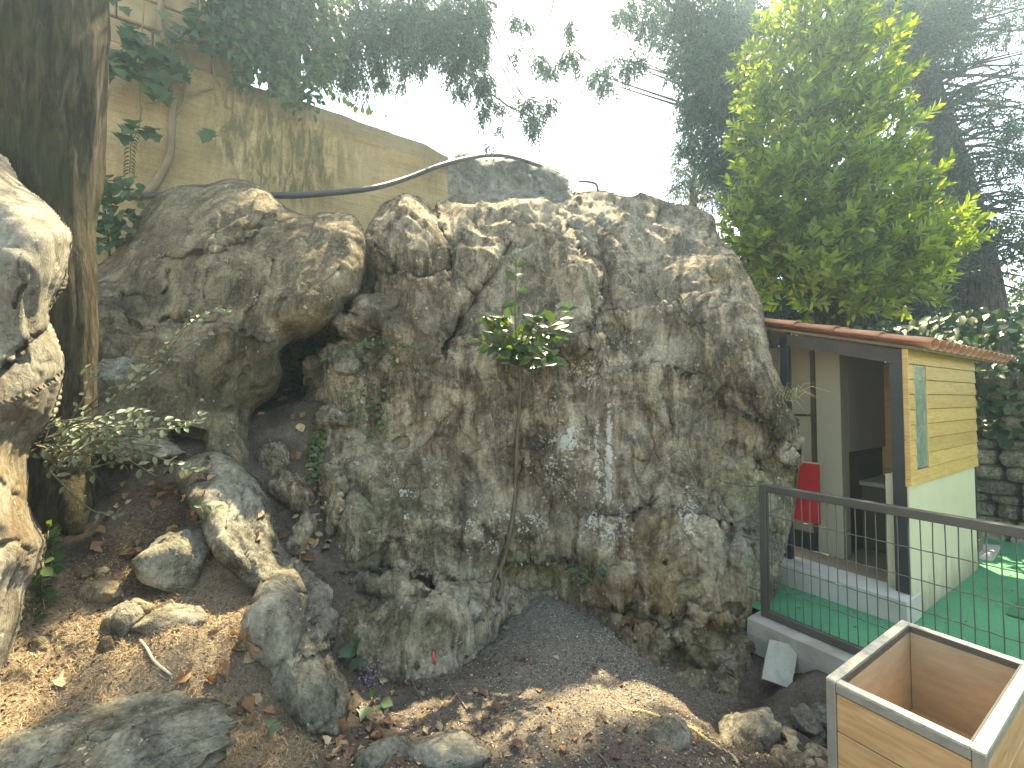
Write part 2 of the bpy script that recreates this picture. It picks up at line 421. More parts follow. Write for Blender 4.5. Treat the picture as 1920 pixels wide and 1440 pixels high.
def rock(name, outline, ctrl, mat, label, cat="rock", step=4, edge_px=35, edge_depth=.3, back=.6, rough=3, amp=1.0,
         cracks=(), ledges=(), dents=(), stains=(), limes=(), seed=0, flute=.5, karst=.5, group=None, big=.06, carve=None, facet=1.0, lean=.25, soft=.4, parent=None, base=(.2,.17,.13), tag_it=True):
    ol = rough_line(outline, rough, seed=seed)
    x0, y0 = ol.min(0) - step * 2; x1, y1 = ol.max(0) + step * 2
    xs = np.arange(x0, x1, step); ys = np.arange(y0, y1, step); W, H = len(xs), len(ys)
    GX, GY = np.meshgrid(xs, ys); q = np.column_stack([GX.ravel(), GY.ravel()])
    dist, near, _ = poly_dist(q, ol); inside = in_poly(q, ol); sd = np.where(inside, dist, -dist)
    keep = sd > -step * .55
    snap = keep & (sd < step * .55); q2 = q.copy(); q2[snap] = near[snap]
    ctrl = np.asarray(ctrl, float)
    Yf = rbf(ctrl[:, :2] / 100, ctrl[:, 2], .6)
    Y = Yf(q2 / 100)
    e = np.clip(np.maximum(sd, 0) / edge_px, 0, 1)
    Y = Y + edge_depth * (soft * (1 - e) ** 2 + (1 - soft) * (1 - np.sqrt(np.maximum(1 - (1 - e) ** 2, 0))))
    # wobble so that carved lines are not clean
    w3 = np.column_stack([q2 / 38.0, np.full(len(q2), seed + .5)])
    wob = q2 + 9 * np.column_stack([fbm(w3, 3), fbm(w3 + 50, 3)])
    if len(ledges):
        for line, w, am in ledges:
            d, _, s = poly_dist(wob, catmull(line, 4), False)
            Y = Y - np.where(s > 0, am * np.exp(-(d / w)), -am * .35 * np.exp(-(d / (w * .35))))
    for x, y, rx, ry, am in dents:
        rr = ((wob[:, 0] - x) / rx) ** 2 + ((wob[:, 1] - y) / ry) ** 2
        Y = Y + am * smooth(1.25, .35, rr)
    for line, w, am in cracks:
        d, _, s = poly_dist(wob, catmull(line, 4), False)
        Y = Y + am * np.exp(-(d / w) ** 2) * ((.6 + .5 * fbm(w3 * 2, 2)) if w < 9 else .75)
    pos = P(q2[:, 0], q2[:, 1], Y)
    # normals on the grid
    G = pos.reshape(H, W, 3)
    du = np.gradient(G, axis=1); dv = np.gradient(G, axis=0); nn = np.cross(dv, du)
    nn /= np.linalg.norm(nn, axis=2)[..., None] + 1e-12
    nn = nn.reshape(-1, 3); 
    flip = (nn * (EYE - pos)).sum(1) < 0; nn[flip] *= -1
    wv = pos + .16 * np.column_stack([fbm(pos * 1.1 + 3 + seed, 3), fbm(pos * 1.1 + 40, 3), .6 * fbm(pos * 1.1 + 80, 3)])
    fac = facets(wv * np.array([1.7, 1.7, .95]) + seed)
    fac2 = facets(wv * np.array([4.6, 4.6, 2.1]) + seed + 5)
    sh = wv.copy(); sh[:, 0] = sh[:, 0] + lean * sh[:, 2]        # beds and folds lean a little
    d = big * fbm(wv * 1.5 + seed, 3)
    d = d + .042 * facet * fac + .013 * facet * fac2
    fo = np.array([1, 1, .13])
    d = d + flute * (.040 * perlin(sh * fo * 3.1 + seed) + .020 * ridged(sh * fo * 6.2 + seed + 3, 2) + .0065 * ridged(sh * fo * np.array([1, 1, 1.6]) * 19 + 9, 3, .6))
    d = d + .0035 * fbm(wv * 14, 4, .62)
    for fq, dp, of in ((1.25, .034, 0), (2.6, .018, 30), (5.5, .009, 70)):          # open cracks
        nz = fbm(sh * np.array([1, 1, .42]) * fq + of + seed, 3, .45); ms = smooth(.0, .25, fbm(pos * fq * .6 + of + 11, 2))
        d = d - dp * ms * np.exp(-(nz / (.028)) ** 2)
    f1b, f2b = worley(wv * np.array([9, 9, 6.5]) + 7)
    kz = smooth(.15, .5, fbm(pos * 1.1 + 25, 2)) * karst
    if carve is not None: kz = np.maximum(kz, carve(q2))
    d = d - .065 * kz * smooth(.40, .08, f1b) + .014 * kz * ridged(wv * 9, 3)
    d = d * (.12 + .88 * smooth(0, min(16, edge_px * .25), np.maximum(sd, 0)))
    pos = pos + nn * (d * amp)[:, None]
    # stains
    st = np.zeros((len(q2), 4)); lime = np.zeros(len(q2)); n3 = fbm(np.column_stack([wob / 60, np.zeros(len(q2))]), 3)
    st[:, :3] = np.array(base)
    for x, y, rx, ry, cc, a in stains:
        k = a * np.exp(-(((wob[:, 0] - x) / rx) ** 2 + ((wob[:, 1] - y) / ry) ** 2)) * np.clip(.8 + 1.1 * n3, 0, 1.4)
        k = np.clip(k, 0, .9); old = st[:, 3]
        st[:, :3] = (st[:, :3] * (old * (1 - k))[:, None] + np.array(cc) * k[:, None]) / np.maximum(old * (1 - k) + k, 1e-6)[:, None]
        st[:, 3] = 1 - (1 - old) * (1 - k)
    for x, y, rx, ry, a in limes:
        lime += a * np.exp(-(((q2[:, 0] + .3 * (wob - q2)[:, 0] - x) / rx) ** 2 + ((wob[:, 1] - y) / ry) ** 2))
    # faces
    idx = np.full(H * W, -1); K = np.where(keep)[0]; idx[K] = np.arange(len(K))
    I = idx.reshape(H, W); quad = np.stack([I[1:, :-1], I[1:, 1:], I[:-1, 1:], I[:-1, :-1]], -1).reshape(-1, 4)
    quad = quad[(quad >= 0).all(1)]
    used = np.zeros(len(K), bool); used[quad.ravel()] = True
    re = np.cumsum(used) - 1; quad = re[quad]; vid = K[used]
    Vv = pos[vid]; st = st[vid]; lime = lime[vid]
    # skirt: the rock goes on behind its outline
    ed = np.concatenate([quad[:, [0, 1]], quad[:, [1, 2]], quad[:, [2, 3]], quad[:, [3, 0]]])
    key = np.sort(ed, 1); u, inv, cnt = np.unique(key, axis=0, return_inverse=True, return_counts=True)
    be = ed[cnt[inv.ravel()] == 1]
    bv = np.unique(be); rem = {int(a): i for i, a in enumerate(bv)}
    bp = Vv[bv]; cen = bp.mean(0)
    ray = bp - EYE; ray /= np.linalg.norm(ray, axis=1)[:, None]
    rings = []; prev = bv; allv = [Vv]; nV = len(Vv)
    for fr, sh in ((.12, .01), (.35, .06), (.7, .25), (1.0, .6)):
        p = bp + ray * (fr * back); c2 = p.mean(0); p = p + (c2 - p) * sh + .03 * np.column_stack([fbm(p * 3, 2), fbm(p * 3 + 9, 2), fbm(p * 3 + 20, 2)])
        allv.append(p); cur = nV + np.arange(len(bv)); nV += len(bv)
        pm = dict(zip(bv.tolist(), prev.tolist())); cm = dict(zip(bv.tolist(), cur.tolist()))
        rings.append(np.array([[pm[a], cm[a], cm[b_], pm[b_]] for a, b_ in be.tolist()])[:, ::-1])
        prev = cur
    allv.append((allv[-1].mean(0) + np.array([0, .1 * back, 0]))[None]); cidx = nV
    cm = dict(zip(bv.tolist(), prev.tolist()))
    cap = np.array([[cm[a], cidx, cidx, cm[b_]] for a, b_ in be.tolist()])
    Vall = np.vstack(allv); nx_ = len(Vall) - len(Vv)
    # cap as thin quads: give it a second centre point
    Vall = np.vstack([Vall, Vall[-1:] + [[0, .001, 0]]]); cap[:, 2] = cidx + 1; nx_ += 1
    Fq = np.concatenate([quad] + rings + [cap])
    stA = np.vstack([st, np.tile(np.array([[*base, 0]]), (nx_, 1))]); lm = np.concatenate([lime, np.zeros(nx_)])
    o = mesh(name, Vall, Fq, mat, parent, True, {"stain": stA, "lime": lm})
    if tag_it: tag(o, label, cat, group)
    return o

M_ROCK = rock_mat("grey brown limestone", (.070, .051, .033), (.20, .156, .108), (.375, .31, .225), 1.0, .6)
M_TAN = rock_mat("tan limestone", (.085, .064, .040), (.178, .138, .088), (.285, .23, .155), .7, .2)
M_PALE = rock_mat("pale limestone", (.145, .125, .096), (.23, .203, .16), (.33, .298, .24), .5, .3, 1.0, .6)
M_GREY = rock_mat("grey smooth limestone", (.10, .09, .066), (.19, .175, .135), (.29, .27, .215), .4, .5)
GREEN = (.085, .095, .05); OCHRE = (.27, .19, .08); RUST = (.16, .085, .045); YEL = (.30, .29, .11); PALE = (.40, .37, .32); PINK = (.25, .185, .15); DARK = (.05, .045, .035); BROWN = (.14, .10, .065)

# the great rock face
main_ol = [(545,560),(600,545),(648,560),(672,500),(684,430),(705,395),(735,370),(765,361),(795,372),(812,395),(822,374),(850,378),(880,382),(930,380),(960,372),(1010,372),(1050,378),(1075,368),(1120,360),(1160,364),(1200,372),(1260,378),
 (1310,390),(1338,405),(1345,440),(1375,470),(1400,510),(1425,560),(1436,610),(1446,660),(1455,710),(1470,760),(1494,790),(1501,840),(1497,900),(1488,960),(1478,1010),(1464,1065),(1448,1120),(1424,1190),(1405,1260),(1398,1330),(1385,1410),(1330,1440),
 (1200,1420),(1100,1300),(1000,1200),(930,1190),(870,1290),(760,1330),(650,1330),(600,1200),(560,1100),(575,1000),(560,960),(580,880),(560,820),(530,800),(500,760),(500,680)]
main_ctrl = [(560,600,4.2),(600,690,4.0),(555,700,4.5),(645,640,3.8),(520,760,4.2),(650,740,3.72),(690,590,3.75),
 (760,375,4.35),(730,430,4.1),(700,470,4.0),(960,385,4.75),(850,385,4.7),(1120,368,5.0),(1220,380,5.05),(1300,395,5.0),(1180,430,4.75),(1060,400,4.75),(960,430,4.5),(860,440,4.4),
 (760,480,3.95),(850,500,4.1),(1000,500,4.2),(1100,500,4.3),(1230,500,4.5),(1340,480,4.35),(1390,560,3.85),(700,560,4.0),(690,620,3.85),(760,620,3.7),(850,620,3.85),(960,620,3.95),(1100,620,4.0),(1250,620,4.1),(1400,660,3.75),
 (680,760,3.75),(760,760,3.65),(850,760,3.72),(980,760,3.85),(1100,760,3.85),(1250,760,3.9),(1350,760,3.92),(1440,760,3.6),(1480,820,3.62),(1470,920,3.7),
 (640,900,3.38),(720,900,3.45),(850,900,3.6),(960,920,3.75),(1080,900,3.72),(1200,900,3.72),(1320,900,3.7),(1420,900,3.72),
 (600,1000,3.15),(700,1030,3.2),(850,1030,3.4),(960,1040,3.62),(1060,1060,3.66),(1150,1000,3.55),(1250,1000,3.45),(1350,1000,3.42),(1440,1020,3.5),
 (620,1080,3.08),(750,1080,3.15),(860,1090,3.35),(620,1140,2.92),(720,1150,2.95),(820,1140,3.0),(870,1150,3.1),(660,1220,2.78),(780,1230,2.82),(850,1240,2.95),
 (1000,1130,3.62),(1080,1130,3.52),(1160,1120,3.35),(1260,1150,3.2),(1350,1150,3.2),(1410,1150,3.35),(1200,1240,3.05),(1300,1280,2.95),(1370,1280,3.0),(1300,1380,2.85),(1380,1380,2.85)]
main_cracks = [([(765,375),(775,440),(785,540),(800,610)],38,-.24),([(990,400),(1060,470),(1100,560),(1085,640)],32,-.20),([(1180,400),(1240,460),(1300,560)],40,-.14),([(1225,690),(1165,800),(1145,950)],26,-.10),([(1330,560),(1380,640),(1420,740),(1470,820)],30,-.10),([(880,700),(905,850),(880,1000)],38,-.12),([(1040,700),(1060,850),(1010,980),(1000,1050)],24,-.11),([(1250,960),(1185,1000),(1172,1080)],18,-.14),([(835,395),(850,470),(845,520)],14,.14),([(950,470),(905,540),(860,600),(835,650)],16,.16),([(1120,440),(1138,540),(1150,640)],16,.17),([(935,660),(962,780),(965,900)],20,.09),([(700,450),(705,520),(690,560)],10,.14),([(640,880),(700,960),(720,1060)],18,.08),([(1290,560),(1240,680),(1260,800)],16,.08),([(780,760),(800,880),(770,1000)],20,.07),([(690,600),(760,700),(740,820)],14,.07),([(1330,700),(1290,820),(1320,930)],14,.09),([(1205,620),(1190,720),(1230,860),(1215,960)],12,.08),([(742,480),(750,540),(738,600)],4,.20),([(700,490),(720,505),(745,505)],4,.14),([(712,510),(700,560)],3,.12),([(812,470),(808,540),(820,600),(846,640)],4,.05),([(950,470),(905,540),(860,600),(835,650)],5,.14),
 ([(1045,400),(1075,450),(1110,490),(1122,560),(1110,600)],6,.10),([(660,560),(690,590),(740,600),(780,640)],5,.07),([(620,1080),(700,1075),(715,1062),(780,1085),(850,1095)],6,.25),
 ([(718,1062),(740,1000),(752,960)],3,.05),([(700,700),(690,760),(660,800)],4,.06),([(870,900),(862,1000),(858,1060)],3,.04),([(1150,560),(1155,640),(1150,720)],4,.05),([(1180,650),(1260,700),(1330,690)],4,.05),
 ([(1300,700),(1380,780),(1400,860)],5,.06),([(1160,1000),(1170,1060),(1200,1130),(1190,1200)],8,.12),([(1250,1060),(1290,1130),(1270,1200),(1310,1260)],7,.10),([(1330,880),(1370,980),(1360,1060)],5,.06),
 ([(960,740),(975,860),(960,960),(930,1080)],7,.05),([(1330,420),(1335,520),(1320,600)],4,.06),([(600,1010),(640,960),(655,900)],5,.08),([(1090,780),(1140,900),(1120,1010)],4,.04),([(650,1000),(640,1060)],4,.05),([(1400,620),(1380,700),(1420,740)],4,.04)]
main_ledges = [([(690,440),(740,500),(800,520),(850,500),(822,400)],26,.14),([(940,480),(900,540),(860,600),(830,655)],30,.14),([(1115,600),(1122,560),(1105,500),(1075,450),(1045,400)],34,-.16),([(1160,700),(1240,690),(1330,740)],30,.08),([(600,870),(640,900),(640,960),(610,1030)],22,.10),([(850,640),(930,640),(1000,660),(1120,640)],26,.10),([(640,1070),(740,1080),(800,1075),(860,1100),(890,1100)],22,.10),
 ([(960,1060),(1000,1050),(1060,1050)],14,.12),([(1150,970),(1260,960),(1400,990)],40,.12),([(1180,1180),(1280,1140),(1390,1160)],26,.08),([(1060,400),(1130,440),(1180,490),(1250,560)],35,.08),
 ([(850,410),(920,430),(1010,420),(1080,440)],30,.10),([(1100,600),(1200,580),(1300,560)],30,.06),([(1380,770),(1440,800),(1490,870)],26,.08)]
main_dents = [(552,690,36,70,1.1),(600,628,48,28,.9),(645,580,32,18,.6),(1290,1080,28,26,.10),(1250,1160,34,26,.14),(1330,1200,40,40,.12),(1260,1230,26,34,.12),(1175,1140,24,20,.12),(1280,1150,20,16,.12),(1390,850,26,16,.07),(1450,830,18,12,.08),(1420,870,14,22,.08),
 (1380,1145,16,12,.09),(745,830,20,8,.06),(1010,820,20,30,.05),(1340,560,40,30,.05),(1010,1085,60,20,.05),(1230,1290,30,26,.08),(1345,1270,22,40,.08),(1190,870,24,20,.04),(700,1125,40,18,.06),(790,1120,30,14,.05)]
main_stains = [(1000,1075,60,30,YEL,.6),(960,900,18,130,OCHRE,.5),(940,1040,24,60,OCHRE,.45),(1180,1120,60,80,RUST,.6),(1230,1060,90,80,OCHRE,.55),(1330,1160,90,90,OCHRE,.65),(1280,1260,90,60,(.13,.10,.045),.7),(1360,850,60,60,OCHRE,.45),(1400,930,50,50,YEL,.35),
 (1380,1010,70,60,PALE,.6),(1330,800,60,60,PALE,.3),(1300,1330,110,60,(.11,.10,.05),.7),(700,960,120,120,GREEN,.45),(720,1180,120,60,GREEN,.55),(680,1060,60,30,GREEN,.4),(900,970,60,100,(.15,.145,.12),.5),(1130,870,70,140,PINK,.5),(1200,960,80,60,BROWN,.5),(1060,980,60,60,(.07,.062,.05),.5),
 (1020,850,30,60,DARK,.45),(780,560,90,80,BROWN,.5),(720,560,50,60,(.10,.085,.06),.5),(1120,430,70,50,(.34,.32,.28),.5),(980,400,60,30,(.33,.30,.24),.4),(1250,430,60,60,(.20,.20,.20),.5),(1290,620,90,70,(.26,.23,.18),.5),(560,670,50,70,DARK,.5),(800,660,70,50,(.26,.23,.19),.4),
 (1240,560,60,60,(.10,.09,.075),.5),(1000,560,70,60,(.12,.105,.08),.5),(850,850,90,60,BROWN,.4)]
main_limes = [(1117,830,5,45,.85),(1122,900,8,30,.7),(1142,830,5,90,1.0),(1140,920,7,30,.8),(1115,965,10,20,.6),(1095,700,30,25,.5),(1060,870,40,60,.35),(1165,985,20,40,.5),(1290,980,25,40,.5),(1130,1000,40,30,.45),(750,930,20,12,.35),(1180,620,80,80,.15),(930,1000,30,60,.3),(1000,980,30,30,.4),(1060,830,12,25,.5),(880,1000,15,40,.3),(1290,490,20,20,.3)]
def main_carve(q): 
    return np.clip(.95 * np.exp(-(((q[:, 0] - 1280) / 120) ** 2 + ((q[:, 1] - 1190) / 130) ** 2)) + .8 * np.exp(-(((q[:, 0] - 1400) / 60) ** 2 + ((q[:, 1] - 870) / 80) ** 2)) + .4 * np.exp(-(((q[:, 0] - 1150) / 150) ** 2 + ((q[:, 1] - 430) / 50) ** 2)), 0, 1)
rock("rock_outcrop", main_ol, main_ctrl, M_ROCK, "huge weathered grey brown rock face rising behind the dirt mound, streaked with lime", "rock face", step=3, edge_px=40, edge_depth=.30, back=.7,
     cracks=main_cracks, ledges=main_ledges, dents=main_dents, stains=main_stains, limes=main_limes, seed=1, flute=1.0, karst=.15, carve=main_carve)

# the leaning boulder beside the cave
lb_ol = [(120,560),(165,510),(215,470),(245,430),(285,372),(330,350),(385,345),(432,334),(480,346),(515,368),(540,392),(580,404),(600,398),(640,398),(668,410),(684,440),(690,470),(682,520),(668,555),(648,572),(640,590),(612,610),(585,628),(545,640),(524,668),(528,700),(515,740),(480,765),(470,800),(478,850),(470,890),
 (440,905),(380,880),(350,870),(330,930),(250,940),(150,920),(110,800),(100,650)]
lb_ctrl = [(120,560,3.7),(200,500,4.0),(290,380,4.2),(430,345,4.25),(540,400,4.0),(660,415,3.85),(300,460,3.95),(430,450,3.85),(560,480,3.65),(670,500,3.6),(430,560,3.62),(560,570,3.42),(640,560,3.5),(300,560,3.7),(200,600,3.65),(200,700,3.5),(300,700,3.45),(400,680,3.42),(500,650,3.38),
 (520,700,3.42),(420,780,3.3),(320,800,3.3),(200,800,3.35),(470,790,3.3),(450,870,3.18),(380,860,3.15),(260,880,3.2)]
rock("leaning_boulder", lb_ol, lb_ctrl, M_TAN, "large tan boulder leaning over the cave, tilted towards the rock face", "boulder", step=2.8, edge_px=55, edge_depth=.45, back=.9, seed=2, flute=.3, karst=.05, big=.05, facet=.8, amp=.62, lean=.6,
     cracks=[([(350,478),(400,465),(432,462),(470,430),(500,395),(518,370)],3.4,.20),([(425,462),(440,466)],6,.08),([(410,490),(390,530),(380,560)],3,.10),([(325,505),(310,550)],3,.09),([(515,490),(495,550),(450,620)],3,.12),([(640,500),(585,550),(560,585)],4,.08),([(575,395),(590,430),(575,470)],9,.07),([(640,400),(632,440),(645,480)],9,.05),
             ([(330,600),(370,608),(410,600)],6,.07),([(165,550),(230,600),(280,620)],4,.04),([(450,660),(420,700),(400,740)],3,.05),([(465,690),(440,740)],3,.04),([(600,400),(590,430),(600,470)],4,.05)],
     ledges=[([(518,370),(470,440),(420,470),(340,480)],30,.06),([(250,620),(330,600),(420,610),(520,640)],30,.06),([(600,420),(640,430),(660,440)],14,.07)],
     dents=[(335,605,40,14,.10),(250,560,30,14,.06),(510,545,10,8,.03),(350,830,34,24,.22),(430,765,14,10,.04)],
     stains=[(380,760,110,90,GREEN,.5),(430,700,60,60,(.12,.105,.055),.4),(400,900,80,60,(.17,.17,.13),.6),(330,440,100,60,(.33,.27,.185),.35),(600,600,50,18,(.36,.27,.13),.6),(500,810,30,60,PALE,.3),(530,640,40,20,PALE,.4),(230,560,60,60,(.12,.10,.065),.4)],
     limes=[(600,590,30,12,.5),(660,545,12,8,.8),(515,620,20,12,.5),(480,560,20,20,.2)])

# near boulder at the photograph's edge, three stacked masses of one rock
fb_ol = [(-160,200),(-60,240),(0,286),(22,306),(40,340),(80,375),(115,408),(134,440),(130,480),(118,530),(98,570),(94,600),(110,640),(118,690),(112,740),(92,790),(62,830),(52,880),(52,940),(66,985),(86,1015),(70,1070),(50,1110),(42,1160),(28,1220),(14,1260),(8,1330),(-60,1400),(-200,1300),(-220,700)]
fb_ctrl = [(-150,300,2.2),(0,300,2.25),(60,400,2.0),(120,450,2.05),(20,500,1.85),(90,560,1.95),(-150,600,1.9),(0,640,1.85),(90,700,1.95),(20,760,1.8),(50,860,1.9),(0,900,1.75),(60,1010,1.75),(0,1080,1.62),(30,1160,1.68),(-100,1100,1.5),(-100,1350,1.5),(0,1300,1.65)]
rock("upright_boulder", fb_ol, fb_ctrl, M_PALE, "tall pale grey upright boulder in front of the tree trunk", "boulder", step=4, edge_px=60, edge_depth=.3, back=.6, seed=3, flute=.2, karst=.05, big=.03, amp=.40, facet=.6, soft=1.0,
     cracks=[([(0,690),(40,650),(80,620),(98,600)],6,.05),([(70,620),(72,680),(90,740)],4,.03),([(52,940),(20,920),(0,900)],4,.05),([(36,480),(38,540),(35,580)],2.5,.03),([(60,1040),(20,1020),(0,1030)],4,.04),([(80,570),(95,550)],3,.03)],
     ledges=[([(0,690),(40,650),(98,600)],40,-.06),([(0,760),(60,740),(112,700)],40,.04)],
     stains=[(30,900,60,120,OCHRE,.55),(30,760,60,60,BROWN,.45),(20,1000,50,60,RUST,.35),(30,1090,30,30,(.5,.47,.4),.5),(40,420,80,80,(.40,.37,.31),.4),(20,640,60,50,(.2,.19,.16),.5)],
     limes=[(35,1090,12,30,.9),(90,500,20,20,.3)])
sm = dict(step=3.0, edge_px=22, edge_depth=.14, back=.35, karst=1.0, big=.05, flute=.5, amp=1.15, facet=1.1)
rock("smooth_rock", [(330,880),(372,850),(420,850),(462,880),(486,905),(508,950),(512,1000),(530,1040),(552,1080),(545,1130),(480,1120),(440,1080),(400,1040),(375,980),(345,930)],
     [(360,880,2.86),(450,890,2.92),(500,960,2.8),(400,930,2.7),(440,980,2.6),(500,1020,2.66),(530,1080,2.6),(470,1050,2.5)], M_GREY, "smooth grey rock rib running down from the leaning boulder", "rock", seed=4,
     cracks=[([(418,935),(430,960),(425,990)],3,.04),([(450,930),(448,980)],2.5,.03)], stains=[(460,880,40,30,GREEN,.4)], **{**sm, 'karst': 0.1, 'edge_px': 34, 'edge_depth': .2, 'amp': .8, 'facet': 1.0})
rock("knobbly_rock", [(488,1060),(505,1036),(530,1042),(560,1045),(590,1064),(604,1090),(620,1112),(626,1160),(622,1220),(570,1240),(505,1220),(488,1150),(486,1100)],
     [(500,1060,2.55),(560,1055,2.62),(600,1100,2.64),(540,1110,2.42),(600,1150,2.56),(520,1160,2.3),(580,1190,2.42)], M_PALE, "knobbly pale rock at the top of the litter slope, moss stained", "rock", seed=5, rough=9,
     stains=[(530,1100,40,30,GREEN,.5),(590,1130,30,40,(.2,.19,.15),.4),(520,1060,30,16,(.42,.40,.26),.5)], cracks=[([(500,1100),(540,1120),(570,1110)],4,.05)], **sm)
rock("pitted_rock", [(504,1190),(520,1165),(545,1152),(590,1160),(618,1176),(626,1200),(622,1230),(640,1262),(654,1290),(652,1340),(640,1390),(600,1400),(560,1380),(520,1330),(500,1290),(494,1250),(498,1215)],
     [(510,1190,2.34),(560,1160,2.44),(615,1190,2.42),(560,1230,2.16),(620,1260,2.3),(510,1240,2.18),(580,1300,2.12),(640,1320,2.24),(600,1370,2.12)], M_GREY, "hollowed grey rock with a little bowl of needles on top", "rock", seed=6, rough=9,
     stains=[(550,1270,40,30,OCHRE,.3),(540,1190,30,20,(.4,.4,.27),.5),(590,1320,40,30,GREEN,.4)], dents=[(585,1185,30,16,.10),(545,1172,12,10,.08)], cracks=[([(632,1240),(625,1290),(630,1340)],4,.06)], **sm)
# ---------------------------------------------------------------- concrete retaining wall with an older block wall on top
WL = np.array([-1.05, 7.0])
def wall_pt(px, py, off=0.0):
    """local (x, z) where the photo's pixel meets the wall's face"""
    r = P(px, py, 1.0) - EYE
    n = np.array([-U2[0], -U2[1]])          # outward
    o = WL + n * off
    s = (n @ o) / (n @ r[:2]); p = EYE + r * s
    return float((p[:2] - WL) @ U1), float(p[2])
def wall_world(x, z, off=0.0):
    q = WL + U1 * x - U2 * off; return np.array([q[0], q[1], z])
m, t, b = new_mat("board marked concrete"); M_CONC = m
v = coords(t); vs_ = coords(t, (.5, 1, 9)); vr = coords(t, (2.2, 1, .45))
c = ramp(t, noise(t, v, 1.3, 8, .6), [(.3, (.32, .23, .12)), (.5, (.46, .34, .185)), (.7, (.54, .41, .24))])
c = mix(t, .6, c, ramp(t, noise(t, vs_, 3, 6, .6), [(.3, (.72, .70, .66)), (.5, (1, 1, 1)), (.7, (1.12, 1.1, 1.08))]), 'MULTIPLY')
c = mix(t, mth(t, 'MULTIPLY', attr(t, "moss").outputs["Fac"], ramp(t, noise(t, vr, 5, 8, .75, .6), [(.38, (0, 0, 0)), (.56, (1, 1, 1))])), c, (.15, .125, .065))
c = mix(t, mth(t, 'MULTIPLY', attr(t, "cap").outputs["Fac"], .4), c, (.17, .16, .14))
c = mix(t, .5, c, ramp(t, noise(t, v, 45, 6, .7), [(.35, (.6, .6, .6)), (.5, (1, 1, 1)), (.7, (1.2, 1.2, 1.2))]), 'MULTIPLY')
t.links.new(c, b.inputs["Base Color"]); b.inputs["Roughness"].default_value = .9; b.inputs["Specular IOR Level"].default_value = .2
bump(t, b, noise(t, v, 28, 8, .7), .6, .02)
wall = empty("concrete_wall", (WL[0], WL[1], 0), R(32), label="tall mossy retaining wall of board marked tan concrete behind the leaning boulder", cat="wall")
def wall_top(x): return 5.74 + .015 * np.sin(x * 2.1) - .10 * smooth(-.5, 0, x)
xs = np.arange(-7.5, .001, .045); zs = np.linspace(0, 1, 140); GX, GT = np.meshgrid(xs, zs)
GZ = GT * (wall_top(GX) - .8) + .8
p3 = np.stack([GX, GX * 0, GZ], -1)
lift = np.abs(((GZ + .03 * np.sin(GX * 3) + .05 * GX * 0) / .155) % 1 - .5)
rel = -.012 * smooth(.06, .0, .5 - lift) + .010 * perlin(np.stack([GX * .7, np.floor(GZ / .155) * 3.1, GZ * 0], -1)) + .018 * fbm(p3 * 2.2, 4) + .006 * fbm(p3 * 12, 3)
rel = rel + .03 * smooth(wall_top(GX) - .27, wall_top(GX) - .24, GZ)
rel -= .04 * smooth(.5, .75, fbm(p3 * np.array([.8, 1, 2.5]) + 4, 4))
vv = np.stack([GX, -rel, GZ], -1).reshape(-1, 3); nx, ny = len(xs), len(zs)
ii = (np.arange(ny - 1)[:, None] * nx + np.arange(nx - 1)[None]).ravel(); ff = np.stack([ii, ii + 1, ii + nx + 1, ii + nx], -1)
nb = len(vv); back = vv.copy(); back[:, 1] = .45
row = lambda a: a
edge = np.concatenate([np.arange(nx), nx * np.arange(1, ny) + nx - 1, nx * (ny - 1) + np.arange(nx - 2, -1, -1), nx * np.arange(ny - 2, 0, -1)])
bk = vv[edge].copy(); bk[:, 1] = .45; e2 = nb + np.arange(len(edge)); nxt = np.roll(np.arange(len(edge)), -1)
ff2 = np.stack([edge[nxt], edge, e2, e2[nxt]], -1)
allv = np.vstack([vv, bk, [[-3.5, .45, 3]], [[-3.5, .451, 3]]]); cc = len(allv) - 2
ff3 = np.stack([e2[nxt], e2, np.full(len(e2), cc), np.full(len(e2), cc + 1)], -1)
moss = np.zeros(len(allv)); x_, z_ = allv[:, 0], allv[:, 2]
for a in ((440, 200, 30, 1.0), (520, 260, 80, 1.0), (560, 320, 60, .9), (480, 310, 60, .6), (640, 290, 50, .35), (720, 300, 50, .15), (810, 330, 30, .4), (240, 330, 60, .3)):
    X0, Z0 = wall_pt(a[0], a[1]); moss += a[3] * np.exp(-(((x_ - X0) / (a[2] / 130)) ** 2 + ((z_ - Z0) / (.55)) ** 2))
cap = smooth(wall_top(x_) - .26, wall_top(x_) - .22, z_) * smooth(-3.2, -2.4, x_)
mesh("wall_slab", allv, np.concatenate([ff, ff2, ff3]), M_CONC, wall, False, {"moss": np.clip(moss, 0, 1), "cap": cap})
# blocks above
M_BLOCK = nmat("sandstone block", (.27, .20, .11), (.44, .345, .21), 4, .92, .6, .015, 30, rnd=.25)
bw = empty("block_wall", wall_world(0, 5.76, -.02), R(32), label="old wall of squared sandstone blocks standing on the concrete wall", cat="wall")
zc = 0.0; rr = np.random.default_rng(11); nrow = 0
while zc < 2.3:
    h = [.30, .33, .28, .34, .30, .32, .3, .3][nrow % 8]; xend = -2.82 + .06 * (nrow % 2) - .03 * nrow; x = xend
    while x > -7.2:
        w = rr.uniform(.38, .72); x0 = x - w
        mb = MB(); mb.box(x0 + .008, x - .008, 0 + rr.uniform(-.02, .015), .40, zc + .008, zc + h - .008, .012)
        va = np.array(mb.v); va += .006 * np.column_stack([fbm(va * 5, 2)] * 3)
        if not (nrow == 1 and -3.75 < x < -3.55): mesh("block", va, mb.f, M_BLOCK, bw)
        x = x0
    zc += h; nrow += 1
mb = MB(); mb.box(-7.2, -2.95, .05, .38, 0, zc - .01); mb.build("mortar_core", nmat("old mortar", (.13, .10, .065), (.2, .155, .1), 20), bw)

